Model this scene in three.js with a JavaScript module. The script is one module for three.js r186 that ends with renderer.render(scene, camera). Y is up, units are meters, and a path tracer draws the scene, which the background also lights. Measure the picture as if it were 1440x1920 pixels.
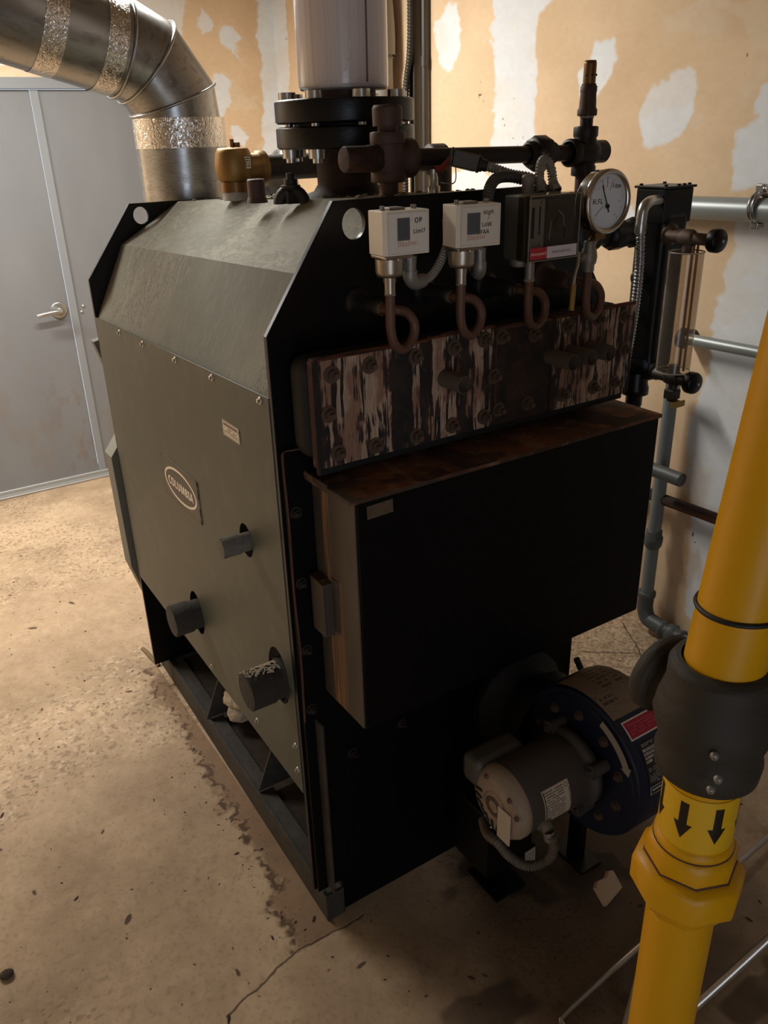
import * as THREE from 'three';
import { mergeGeometries } from 'three/addons/utils/BufferGeometryUtils.js';
import { RoundedBoxGeometry } from 'three/addons/geometries/RoundedBoxGeometry.js';
import { RectAreaLightUniformsLib } from 'three/addons/lights/RectAreaLightUniformsLib.js';

// ---------------------------------------------------------------- camera, sky, lights, exposure
RectAreaLightUniformsLib.init();
const scene = new THREE.Scene();
const camera = new THREE.PerspectiveCamera(2 * Math.atan(960 / 1540.9) * 180 / Math.PI, 0.75, 0.05, 60);
camera.rotation.order = 'YXZ';
camera.position.set(-0.6071, 1.7872, 1.3321);
camera.rotation.set(-0.4319, -0.5639, -0.0301);
scene.add(camera);
scene.background = new THREE.Color(2.2, 2.5, 3.0);           // daylight beyond the open doorway behind the camera
const EXPOSURE = 1.0, LAMP = 160, LAMP_COLOR = new THREE.Color(1.0, 0.96, 0.90);
// two ceiling fixtures at the back of the room: [x, y, z, length, width, strength]
const FIXTURES = [[0.25, 2.7, -1.8, 1.2, 0.16, 0.78], [-0.95, 2.55, -2.6, 1.2, 0.16, 0.74]];

// ---------------------------------------------------------------- helpers
let seed = 7;
const rnd = () => { seed = (seed * 1664525 + 1013904223) >>> 0; return seed / 4294967296; };
const V = (x, y, z) => new THREE.Vector3(x, y, z);
const used = new Map(), worldPos = new Map();
function numbered(name) { const n = used.get(name) || 0; used.set(name, n + 1); return n ? `${name}_${String(n).padStart(3, '0')}` : name; }
function shadows(m) { m.castShadow = m.receiveShadow = true; return m; }
function thing(name, label, category, pos = [0, 0, 0], group) {
  const g = new THREE.Group(); g.name = numbered(name); g.position.set(...pos); g.userData = { label, category };
  if (group) g.userData.group = group;
  worldPos.set(g, V(...pos)); scene.add(g); return g;
}
// a part given in world coordinates; its own origin is moved to its middle
function part(parent, name, geo, mat, label) {
  const g = Array.isArray(geo) ? merge(geo) : geo;
  g.computeBoundingBox();
  const c = g.boundingBox.getCenter(V(0, 0, 0));
  g.translate(-c.x, -c.y, -c.z);
  return place(parent, name, g, mat, c, label);
}
function place(parent, name, g, mat, at, label, quat) {
  const m = shadows(new THREE.Mesh(g, mat)); m.name = name;
  const w = worldPos.get(parent) || V(0, 0, 0);
  m.position.copy(at).sub(w); if (quat) m.quaternion.copy(quat);
  worldPos.set(m, at.clone()); if (label) m.userData.label = label;
  parent.add(m); return m;
}
function solo(name, geo, mat, label, category, group) {
  const m = part(scene, numbered(name), geo, mat); m.userData = { label, category }; if (group) m.userData.group = group; return m;
}
function struct(name, geo, mat, parent = scene) { const m = part(parent, name, geo, mat); if (parent === scene) m.userData.kind = 'structure'; return m; }
function merge(list) {
  const gs = list.map(g => { const n = g.index ? g.toNonIndexed() : g; for (const k of Object.keys(n.attributes)) if (!['position', 'normal', 'uv'].includes(k)) n.deleteAttribute(k); n.clearGroups(); return n; });
  return gs.length === 1 ? gs[0] : mergeGeometries(gs);
}
// uv in metres by dominant axis
function uvm(geo, s = 1, ox = 0, oy = 0) {
  const g = geo.index ? geo.toNonIndexed() : geo; const p = g.attributes.position; 
  const uv = new Float32Array(p.count * 2); const a = V(0, 0, 0), b = V(0, 0, 0), c = V(0, 0, 0), n = V(0, 0, 0);
  for (let i = 0; i < p.count; i += 3) {
    a.fromBufferAttribute(p, i); b.fromBufferAttribute(p, i + 1); c.fromBufferAttribute(p, i + 2);
    n.copy(b).sub(a).cross(c.clone().sub(a)); const x = Math.abs(n.x), y = Math.abs(n.y), z = Math.abs(n.z);
    for (let k = 0; k < 3; k++) {
      const q = k === 0 ? a : k === 1 ? b : c; let u, v;
      if (y >= x && y >= z) { u = q.x; v = -q.z; } else if (x >= z) { u = q.z; v = q.y; } else { u = q.x; v = q.y; }
      uv[(i + k) * 2] = (u - ox) / s; uv[(i + k) * 2 + 1] = (v - oy) / s;
    }
  }
  g.setAttribute('uv', new THREE.BufferAttribute(uv, 2)); return g;
}
function box(x0, y0, z0, x1, y1, z1, r = 0, s = 1) {
  const w = x1 - x0, h = y1 - y0, d = z1 - z0;
  const g = r > 0 ? new RoundedBoxGeometry(w, h, d, 2, Math.min(r, w / 2.01, h / 2.01, d / 2.01)) : new THREE.BoxGeometry(w, h, d);
  g.translate((x0 + x1) / 2, (y0 + y1) / 2, (z0 + z1) / 2); return uvm(g, s);
}
const UP = V(0, 1, 0);
function align(g, a, b) { const d = b.clone().sub(a).normalize(); g.applyQuaternion(new THREE.Quaternion().setFromUnitVectors(UP, d)); g.translate(a.x, a.y, a.z); return g; }
const arr = (p) => p.isVector3 ? p : V(...p);
function cyl(a, b, r, r2 = r, n = 28, open = false) { a = arr(a); b = arr(b); const L = a.distanceTo(b); const g = new THREE.CylinderGeometry(r2, r, L, n, 1, open); g.translate(0, L / 2, 0); return align(g, a, b); }
// profile [radius, distance] turned about the axis from a towards b
function lathe(a, b, prof, n = 32) { return align(new THREE.LatheGeometry(prof.map(p => new THREE.Vector2(p[0], p[1])), n), arr(a), arr(b)); }
function tube(pts, r, n = 60, k = 12, closed = false, tension = 0.5) { return new THREE.TubeGeometry(new THREE.CatmullRomCurve3(pts.map(arr), closed, 'catmullrom', tension), n, r, k, closed); }
// ribbed flexible conduit
function flex(pts, r, pitch = 0.006, k = 12) {
  const c = new THREE.CatmullRomCurve3(pts.map(arr)); const L = c.getLength(); const n = Math.max(16, Math.round(L / pitch) * 4);
  const g = new THREE.TubeGeometry(c, n, r, k, false); const p = g.attributes.position;
  for (let i = 0; i <= n; i++) { const o = c.getPointAt(i / n); const f = [0.86, 1.0, 1.1, 1.0][i % 4];
    for (let j = 0; j <= k; j++) { const q = i * (k + 1) + j; p.setXYZ(q, o.x + (p.getX(q) - o.x) * f, o.y + (p.getY(q) - o.y) * f, o.z + (p.getZ(q) - o.z) * f); } }
  g.computeVertexNormals(); return g;
}
// polygon in a plane, pushed through a thickness. plane 'xy': z0..z1, 'zy': x0..x1, 'xz': y0..y1
function poly(pts, t0, t1, plane = 'xy', holes = [], bevel = 0, s = 1) {
  const sh = new THREE.Shape(pts.map(p => new THREE.Vector2(plane === 'xz' ? p[0] : p[0], plane === 'xz' ? -p[1] : p[1])));
  for (const [x, y, rx, ry = rx] of holes) { const h = new THREE.Path(); h.absellipse(x, y, rx, ry, 0, Math.PI * 2, true); sh.holes.push(h); }
  const g = new THREE.ExtrudeGeometry(sh, { depth: t1 - t0 - 2 * bevel, bevelEnabled: bevel > 0, bevelSize: bevel, bevelThickness: bevel, bevelSegments: 2, bevelOffset: -bevel, curveSegments: 24 });
  g.translate(0, 0, t0 + bevel);
  if (plane === 'zy') { const p = g.attributes.position, n = g.attributes.normal; for (let i = 0; i < p.count; i++) { const x = p.getX(i), z = p.getZ(i); p.setX(i, z); p.setZ(i, x); const nx = n.getX(i), nz = n.getZ(i); n.setX(i, nz); n.setZ(i, nx); }
    for (const a of [p, n, g.attributes.uv]) for (let i = 0; i < a.count; i += 3) { const k = a.itemSize; for (let c = 0; c < k; c++) { const t = a.array[(i + 1) * k + c]; a.array[(i + 1) * k + c] = a.array[(i + 2) * k + c]; a.array[(i + 2) * k + c] = t; } } }
  if (plane === 'xz') g.rotateX(-Math.PI / 2);
  return uvm(g, s);
}
// a sheet through rows of points, with thickness towards -normal
function sheet(a, b, c, d, th = 0.002, s = 1) {                     // a,b,c,d corners in order
  [a, b, c, d] = [a, b, c, d].map(arr); const n = b.clone().sub(a).cross(d.clone().sub(a)).normalize().multiplyScalar(th);
  const A = [a, b, c, d], B = A.map(p => p.clone().sub(n)), P = [];
  const quad = (p, q, r, t) => { for (const v of [p, q, r, p, r, t]) P.push(v.x, v.y, v.z); };
  quad(...A); quad(B[3], B[2], B[1], B[0]); for (let i = 0; i < 4; i++) { const j = (i + 1) % 4; quad(A[j], A[i], B[i], B[j]); }
  const g = new THREE.BufferGeometry(); g.setAttribute('position', new THREE.Float32BufferAttribute(P, 3)); g.setAttribute('uv', new THREE.Float32BufferAttribute(P.length / 3 * 2, 2)); g.computeVertexNormals(); return uvm(g, s);
}
// hexagon nut or head on a washer along an axis
function nut(at, dir, r, h, washer = 1.35, stud = 0) {
  at = arr(at); dir = arr(dir).normalize(); const e = (k) => at.clone().addScaledVector(dir, k); const L = [];
  if (washer) L.push(cyl(e(-0.002), e(h * 0.22), r * washer, r * washer, 24));
  L.push(cyl(e(0), e(h), r, r * 0.97, 6)); if (stud) L.push(cyl(e(h), e(h + stud), r * 0.55, r * 0.5, 14)); return merge(L);
}

// ---------------------------------------------------------------- textures
const H = (x, y, s) => { let n = Math.imul(x, 374761393) + Math.imul(y, 668265263) + Math.imul(s, 974634533); n = Math.imul(n ^ (n >>> 13), 1274126177); return ((n ^ (n >>> 16)) >>> 0) / 4294967296; };
function noise(x, y, s, per) { const xi = Math.floor(x), yi = Math.floor(y), fx = x - xi, fy = y - yi, u = fx * fx * (3 - 2 * fx), v = fy * fy * (3 - 2 * fy); const w = (k) => ((k % per) + per) % per;
  const a = H(w(xi), w(yi), s), b = H(w(xi + 1), w(yi), s), c = H(w(xi), w(yi + 1), s), d = H(w(xi + 1), w(yi + 1), s); return a + (b - a) * u + (c - a) * v + (a - b - c + d) * u * v; }
function fbm(u, v, f, o, s) { let t = 0, a = 0.5, n = 0; for (let i = 0; i < o; i++) { t += a * noise(u * f, v * f, s + i, f); n += a; a *= 0.5; f *= 2; } return t / n; }
const sm = (a, b, x) => { const t = Math.min(1, Math.max(0, (x - a) / (b - a))); return t * t * (3 - 2 * t); };
const mix = (a, b, t) => [a[0] + (b[0] - a[0]) * t, a[1] + (b[1] - a[1]) * t, a[2] + (b[2] - a[2]) * t];
function pixTex(w, h, fn, srgb = true, wrap = THREE.RepeatWrapping) {
  const d = new Uint8Array(w * h * 4);
  for (let y = 0; y < h; y++) for (let x = 0; x < w; x++) { const c = fn(x / w, y / h), i = (y * w + x) * 4; d[i] = Math.max(0, Math.min(255, c[0])); d[i + 1] = Math.max(0, Math.min(255, c[1])); d[i + 2] = Math.max(0, Math.min(255, c[2])); d[i + 3] = 255; }
  const t = new THREE.DataTexture(d, w, h); t.magFilter = THREE.LinearFilter; t.minFilter = THREE.LinearMipmapLinearFilter; t.generateMipmaps = true; t.wrapS = t.wrapT = wrap; if (srgb) t.colorSpace = THREE.SRGBColorSpace; t.needsUpdate = true; return t;
}
const grey = (g) => [g, g, g];
function canTex(w, h, draw, wrap = THREE.ClampToEdgeWrapping) { const c = document.createElement('canvas'); c.width = w; c.height = h; const x = c.getContext('2d'); draw(x, w, h); const t = new THREE.CanvasTexture(c); t.colorSpace = THREE.SRGBColorSpace; t.wrapS = t.wrapT = wrap; return t; }
const std = (o) => new THREE.MeshStandardMaterial(o), phy = (o) => new THREE.MeshPhysicalMaterial(o);

// concrete floor: 4.6 x 4.6 m from x -2.4, z 1.2 backwards
const FLOOR = { x0: -2.4, z0: 1.2, s: 4.6 };
const seg = (px, pz, ax, az, bx, bz) => { const dx = bx - ax, dz = bz - az, t = Math.min(1, Math.max(0, ((px - ax) * dx + (pz - az) * dz) / (dx * dx + dz * dz))); return Math.hypot(px - ax - t * dx, pz - az - t * dz); };
const pits = [];
for (let i = 0; i < 260; i++) pits.push([-1.6 + rnd() * 2.0, -2.9 + rnd() * 3.9, 0.004 + rnd() * rnd() * 0.014, rnd() * 3.1]);
const pitGrid = new Map();
for (const p of pits) { const k = Math.floor(p[0] * 5) + ',' + Math.floor(p[1] * 5); for (let a = -1; a < 2; a++) for (let b = -1; b < 2; b++) { const q = (Math.floor(p[0] * 5) + a) + ',' + (Math.floor(p[1] * 5) + b); if (!pitGrid.has(q)) pitGrid.set(q, []); pitGrid.get(q).push(p); } }
const floorH = new Float32Array(2048 * 2048);
const floorMap = pixTex(2048, 2048, (u, v) => {
  const x = FLOOR.x0 + u * FLOOR.s, z = FLOOR.z0 - v * FLOOR.s;
  const big = fbm(u, v, 5, 4, 11), mid = fbm(u, v, 24, 4, 23), fine = fbm(u, v, 170, 3, 37), grit = noise(u * 700, v * 700, 5, 700);
  let c = mix([156, 131, 102], [192, 165, 132], sm(0.3, 0.7, big * 0.6 + mid * 0.4));
  c = mix(c, [128, 106, 78], 0.45 * sm(0.55, 0.75, fbm(u, v, 9, 4, 51)));
  let h = 0.5 + (mid - 0.5) * 0.25;
  const rough = sm(0.46, 0.62, fbm(u, v, 8, 3, 71));                // rubbed-through areas, speckled with small dark pits
  const sp = sm(0.62, 0.76, fbm(u, v, 430, 2, 91)) * (0.25 + 0.75 * rough); c = mix(c, [96, 76, 54], sp * 0.42); h -= sp * 0.22;
  const lt = sm(0.6, 0.78, fbm(u, v, 300, 2, 103)) * rough; c = mix(c, [204, 184, 154], lt * 0.4); h += lt * 0.15;
  c = mix(c, grey(fine * 255), 0.07); c = mix(c, [60, 48, 36], 0.14 * sm(0.7, 1, grit));
  const list = pitGrid.get(Math.floor(x * 5) + ',' + Math.floor(z * 5));
  if (list) for (const p of list) { const dx = x - p[0], dz = z - p[1], ca = Math.cos(p[3]), sa = Math.sin(p[3]); const r = Math.hypot((dx * ca + dz * sa), (-dx * sa + dz * ca) * 2.4) / p[2] + (fine - 0.5) * 1.6; if (r < 1) { c = mix(c, [62, 47, 32], 0.8 * sm(1, 0.6, r)); h -= 0.3 * sm(1, 0.5, r); } }
  // rust and dirt along the boiler's foot rail
  const dr = (0.015 - x) + (mid - 0.5) * 0.07 + (fine - 0.5) * 0.06;
  if (z < 0.06 && z > -1.3 && x < 0.03) { const w = z > -0.12 ? 0.085 + 0.03 * mid : 0.02 + 0.04 * (z + 1.3); const t = sm(w + 0.02, w - 0.02, dr); c = mix(c, [96, 68, 44], 0.5 * t); const edge = sm(0.022, 0, Math.abs(dr - w)); c = mix(c, [58, 38, 22], 0.75 * edge * sm(0.45, 0.6, fbm(u, v, 260, 2, 13))); h -= edge * 0.1; }
  // greasy dark floor below and in front of the burner
  const gx = (x - 0.55) / 0.62, gz = (z - 0.38) / 0.62; const gr = Math.hypot(gx, gz) + (big - 0.5) * 0.9 + (mid - 0.5) * 0.7; c = mix(c, [66, 52, 38], 0.75 * sm(1.15, 0.45, gr));
  c = mix(c, [46, 36, 26], 0.6 * sm(0.58, 0.66, fbm(u, v, 30, 3, 141)) * sm(1.3, 0.7, gr));
  if (x > 1.1 && z < 0.1) { const ch = sm(0.48, 0.66, fbm(u, v, 460, 3, 161)); c = mix(c, [118, 96, 74], 0.5 * ch); c = mix(c, [214, 198, 176], 0.5 * sm(0.55, 0.7, fbm(u, v, 380, 3, 171))); h += ch * 0.2; }
  const wob = (mid - 0.5) * 0.03 + (fine - 0.5) * 0.012;
  const cr = Math.min(seg(x, z + wob, -0.29, 0.105, -0.08, 0.06), seg(x, z + wob, -0.08, 0.06, 0.1, 0.05), seg(x + wob, z, 1.66, -0.5, 1.4, -0.1), seg(x, z + wob, 1.38, -0.46, 1.74, -0.16));
  const ck = sm(0.0034, 0.0012, cr); c = mix(c, [44, 33, 24], 0.6 * ck); h -= 0.4 * ck;
  floorH[Math.min(2047, Math.round(v * 2048)) * 2048 + Math.min(2047, Math.round(u * 2048))] = h + (fine - 0.5) * 0.12;
  return c;
}, true, THREE.MirroredRepeatWrapping);
const floorBump = pixTex(2048, 2048, (u, v) => grey(255 * floorH[Math.round(v * 2048) * 2048 + Math.round(u * 2048)]), false, THREE.MirroredRepeatWrapping);

// unpainted drywall with joint compound, drawn in wall metres
function drywallTex(w, h, x0, span, height, patches, extra) {
  const c = document.createElement('canvas'); c.width = w; c.height = h; const g = c.getContext('2d');
  g.fillStyle = '#000'; g.fillRect(0, 0, w, h); g.fillStyle = '#fff';
  const X = (x) => (x - x0) / span * w, Y = (y) => h - y / height * h;
  for (const p of patches) { g.beginPath(); p.forEach((q, i) => i ? g.lineTo(X(q[0]), Y(q[1])) : g.moveTo(X(q[0]), Y(q[1]))); g.closePath(); g.fill(); }
  const d = g.getImageData(0, 0, w, h).data;
  const at = (x, y) => d[(Math.max(0, Math.min(h - 1, y)) * w + Math.max(0, Math.min(w - 1, x))) * 4] / 255;
  return pixTex(w, h, (u, v) => {
    const jx = Math.round((fbm(u, v, 40, 3, 3) - 0.5) * 26 + (fbm(u, v, 160, 2, 8) - 0.5) * 9), jy = Math.round((fbm(u, v, 40, 3, 5) - 0.5) * 26 + (fbm(u, v, 160, 2, 9) - 0.5) * 9);
    const xx = Math.round(u * w) + jx, yy = Math.round((1 - v) * h) + jy;
    let m = 0; for (const [a, b] of [[0, 0], [3, 0], [-3, 0], [0, 3], [0, -3]]) m += at(xx + a, yy + b) / 5;
    const mid = fbm(u, v, 14, 4, 31), fine = fbm(u, v, 200, 2, 33);
    let col = mix([216, 186, 148], [228, 200, 164], mid); col = mix(col, [200, 168, 132], 0.4 * sm(0.55, 0.75, fbm(u, v, 7, 3, 41)));
    const white = mix([214, 216, 216], [232, 234, 234], fbm(u, v, 9, 3, 43)); m *= 0.8 + 0.2 * sm(0.3, 0.5, mid);
    col = mix(col, white, m);
    // old mud traces, scuffs
    col = mix(col, [224, 204, 176], 0.55 * (1 - m) * sm(0.66, 0.74, fbm(u, v, 26, 4, 61)) * sm(0.5, 0.6, fbm(u, v, 5, 2, 67)));
    col = mix(col, [80, 58, 40], 0.8 * sm(0.93, 0.96, noise(u * 420, v * 130, 77, 420)) * sm(0.78, 0.9, noise(u * 21, v * 17, 79, 21)));
    col = mix(col, grey(255 * fine), 0.03); if (extra) col = extra(x0 + u * span, v * height, col, mid, fine, u, v);
    return col;
  }, true, THREE.MirroredRepeatWrapping);
}
const rightPatches = [
  [[-1.56, 3], [-1.49, 1.95], [-1.48, 1.6], [-1.46, 0], [-1.18, 0], [-1.21, 1.56], [-1.23, 1.73], [-1.26, 2.14], [-1.2, 2.18], [-1.17, 2.2], [-1.25, 2.28], [-1.27, 3]],
  [[-0.96, 2.04], [-0.91, 2.06], [-0.87, 2.04], [-0.85, 2.0], [-0.88, 1.93], [-0.93, 1.87], [-0.98, 1.84], [-1.02, 1.87], [-1.02, 1.95]],
  [[-0.6, 1.935], [-0.57, 1.945], [-0.54, 1.93], [-0.5, 1.87], [-0.51, 1.84], [-0.55, 1.76], [-0.61, 1.73], [-0.67, 1.715], [-0.71, 1.74], [-0.73, 1.82], [-0.71, 1.86], [-0.69, 1.9], [-0.63, 1.92]],
  [[-0.2, 1.92], [-0.28, 1.88], [-0.29, 1.85], [-0.3, 1.81], [-0.31, 1.78], [-0.34, 1.76], [-0.355, 1.65], [-0.35, 1.61], [-0.29, 1.59], [-0.23, 1.61], [0.3, 1.6], [0.5, 2.4], [0, 2.3]],
  [[-1.87, 2.2], [-1.82, 2.21], [-1.78, 2.26], [-1.73, 2.24], [-1.7, 2.15], [-1.72, 2.06], [-1.76, 2.01], [-1.84, 2.03], [-1.87, 2.11]],
  [[0.9, 1.6], [-0.21, 1.545], [-0.32, 1.52], [-0.31, 1.43], [-0.32, 1.38], [-0.32, 1.3], [-0.35, 1.27], [-0.34, 1.14], [-0.33, 1.03], [-0.36, 0.95], [-0.38, 0.83], [-0.37, 0.64], [-0.32, 0.53], [-0.31, 0.32], [-0.29, 0.1], [0.02, 0], [0.9, 0]],
  [[-3.4, 3], [-3.16, 3], [-3.2, 2.44], [-3.24, 1.69], [-3.2, 1.2], [-3.25, 0], [-3.4, 0]],
  [[-1.75, 1.62], [-1.62, 1.66], [-1.5, 1.62], [-1.5, 1.45], [-1.72, 1.46]],
  [[-1.05, 1.52], [-0.92, 1.56], [-0.62, 1.5], [-0.65, 1.43], [-0.8, 1.4], [-1.02, 1.44]],
];
const rightMap = drywallTex(2048, 1280, -3.4, 4.3, 3.0, rightPatches, (z, y, col, mid, fine, u, v) => {
  const st = sm(0.45, 0.7, fbm(u * 3, v, 18, 3, 81)) * sm(1.2, 0.3, y); return mix(col, [168, 128, 92], 0.35 * st); });
const backPatches = [
  [[1.62, 3], [1.65, 2.46], [1.65, 2.15], [1.63, 1.69], [1.64, 0], [1.8, 0], [1.8, 3]],
  [[1.31, 2.36], [1.35, 2.39], [1.4, 2.35], [1.37, 2.31], [1.32, 2.29]],
  [[1.42, 2.3], [1.47, 2.32], [1.51, 2.31], [1.56, 2.27], [1.53, 2.23], [1.5, 2.21], [1.545, 2.16], [1.49, 2.2], [1.42, 2.24]],
  [[1.36, 2.07], [1.42, 2.09], [1.47, 2.06], [1.45, 1.97], [1.38, 1.88], [1.32, 1.86], [1.32, 2.0]],
  [[1.43, 1.84], [1.48, 1.85], [1.54, 1.79], [1.51, 1.72], [1.45, 1.74]],
  [[-1.2, 3], [-1.2, 2.16], [-0.5, 2.1], [0.4, 2.12], [0.6, 2.2], [0.7, 3]],
  [[0.93, 3], [0.96, 2.43], [0.98, 2.2], [1.0, 1.9], [1.0, 0], [1.18, 0], [1.19, 1.8], [1.17, 2.22], [1.21, 2.2], [1.24, 2.44], [1.22, 3]],
];
const backMap = drywallTex(2048, 1280, -2.5, 4.3, 3.0, backPatches);

const dustTex = (a, b, s, amount) => pixTex(512, 512, (u, v) => { const f = fbm(u, v, 6, 4, s), g = fbm(u, v, 60, 3, s + 9); let c = mix(a, b, amount * sm(0.3, 0.75, f * 0.6 + g * 0.4)); c = mix(c, b, 0.5 * sm(0.62, 0.72, fbm(u, v, 90, 2, s + 20)) * sm(0.45, 0.6, f)); return c; });
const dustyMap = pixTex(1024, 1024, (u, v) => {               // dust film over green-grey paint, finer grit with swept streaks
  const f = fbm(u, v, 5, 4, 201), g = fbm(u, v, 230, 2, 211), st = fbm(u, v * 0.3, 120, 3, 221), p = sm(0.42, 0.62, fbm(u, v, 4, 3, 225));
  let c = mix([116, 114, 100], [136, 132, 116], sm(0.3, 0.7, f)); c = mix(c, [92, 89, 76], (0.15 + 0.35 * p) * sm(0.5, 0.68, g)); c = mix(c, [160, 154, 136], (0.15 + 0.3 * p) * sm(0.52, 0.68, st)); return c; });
const greenMap = pixTex(512, 512, (u, v) => mix(mix([62, 66, 56], [71, 74, 63], fbm(u, v, 4, 4, 231)), [98, 96, 82], 0.25 * sm(0.55, 0.75, fbm(u, v, 20, 3, 233))));
const rustMap = pixTex(512, 512, (u, v) => { const f = fbm(u, v, 6, 5, 241), g = fbm(u, v, 40, 3, 243); let c = mix([62, 42, 30], [124, 74, 42], sm(0.35, 0.7, f)); c = mix(c, [150, 120, 92], 0.5 * sm(0.6, 0.75, g)); return mix(c, [34, 25, 20], 0.6 * sm(0.58, 0.7, fbm(u, v, 12, 4, 247))); });
const steelMap = pixTex(512, 512, (u, v) => { const f = fbm(u, v, 8, 4, 251); return mix(mix([44, 38, 34], [66, 54, 46], f), [96, 70, 52], 0.5 * sm(0.58, 0.72, fbm(u, v, 16, 4, 255))); });
const galvMap = pixTex(512, 512, (u, v) => { const f = fbm(u, v, 14, 3, 261), g = noise(u * 60, v * 60, 263, 60); return mix(mix([152, 152, 150], [176, 176, 174], f), [122, 120, 114], 0.32 * sm(0.6, 0.72, fbm(u, v, 70, 2, 267)) + 0.12 * g); });
const galvRough = pixTex(256, 256, (u, v) => grey(80 + 90 * fbm(u, v, 12, 4, 271)), false);
const fineBump = pixTex(512, 512, (u, v) => grey(255 * fbm(u, v, 80, 3, 281)), false);
const lumpBump = pixTex(512, 512, (u, v) => grey(255 * fbm(u, v, 18, 4, 291)), false);
const foilBump = pixTex(512, 512, (u, v) => { const a = Math.abs(fbm(u, v, 9, 3, 301) - 0.5) * 2, b = Math.abs(fbm(u, v, 22, 2, 303) - 0.5) * 2; return grey(255 * (1 - Math.min(a, b))); }, false);
const doorMap = pixTex(1024, 1024, (u, v) => { let c = mix([112, 113, 114], [124, 125, 126], fbm(u, v, 5, 4, 311)); c = mix(c, [120, 110, 100], 0.4 * sm(0.56, 0.72, fbm(u, v, 12, 4, 313)) * sm(0.75, 0.1, v)); c = mix(c, [112, 94, 82], 0.38 * sm(0.55, 0.72, fbm(u, v, 30, 4, 315)) * sm(0.42, 0.2, v) * sm(0.6, 0.95, u)); return mix(c, [128, 130, 132], 0.25 * sm(0.5, 0.8, fbm(u, v, 10, 3, 317)) * sm(0.8, 1, v)); });
// mineral drips down the header covers: u across 0.85 m, v across 0.21 m
const dripFn = (u, v) => {
  const wv = (fbm(u, v * 0.2, 20, 2, 330) - 0.5) * 0.006; const col = fbm(u + wv, v * 0.012, 130, 2, 331), fineC = fbm(u + wv, v * 0.02, 420, 2, 333), br = fbm(u, v * 0.15, 30, 4, 335);
  const bands = [[0.02, 0.2, 0.95], [0.245, 0.285, 0.8], [0.31, 0.4, 1.0], [0.425, 0.50, 0.85], [0.70, 1.0, 0.8]]; let m = 0;
  for (const [a, b, k] of bands) m = Math.max(m, k * sm(a - 0.008, a + 0.012, u + (br - 0.5) * 0.05) * sm(b + 0.012, b - 0.008, u + (br - 0.5) * 0.05));
  const lump = fbm(u, v * 0.16, 60, 3, 337); const th = sm(0.45, 0.56, col * 0.5 + fineC * 0.25 + lump * 0.25 + (m - 0.75) * 0.3); return [Math.min(1, m * 1.2) * th, fineC, br]; };
const dripMap = pixTex(2048, 512, (u, v) => { const [t, f, b] = dripFn(u, v); let base = mix([26, 22, 20], [48, 34, 27], sm(0.4, 0.7, b)); base = mix(base, [74, 46, 32], 0.5 * sm(0.6, 0.75, fbm(u, v * 0.2, 60, 3, 341))); let dep = mix([140, 114, 92], [188, 164, 140], f); dep = mix(dep, [116, 80, 60], 0.6 * sm(0.48, 0.62, b)); return mix(base, dep, t); }, true, THREE.ClampToEdgeWrapping);
const dripBump = pixTex(1024, 256, (u, v) => { const [t, f] = dripFn(u, v); return grey(60 + 150 * t * (0.6 + 0.4 * f)); }, false, THREE.ClampToEdgeWrapping);
// left side of the burner enclosure: z across, y up, rust runs
const runMap = pixTex(512, 1024, (u, v) => { const w = (fbm(u, v * 0.2, 8, 3, 351) - 0.5) * 0.05; let c = mix([58, 50, 42], [74, 63, 52], fbm(u, v, 6, 3, 353)); const k = fbm(u, v * 0.02, 190, 2, 355);
  const a = sm(0.20, 0.25, u + w) * sm(0.42, 0.36, u + w), b = v < 0.62 ? sm(0.2, 0.28, u + w) * sm(0.66, 0.54, u + w) : 0; const m = Math.max(a * (v > 0.5 ? 1 : 0.4), b) * sm(0.46, 0.6, k); return mix(c, [180, 124, 76], 0.8 * m); }, true, THREE.ClampToEdgeWrapping);

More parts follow.
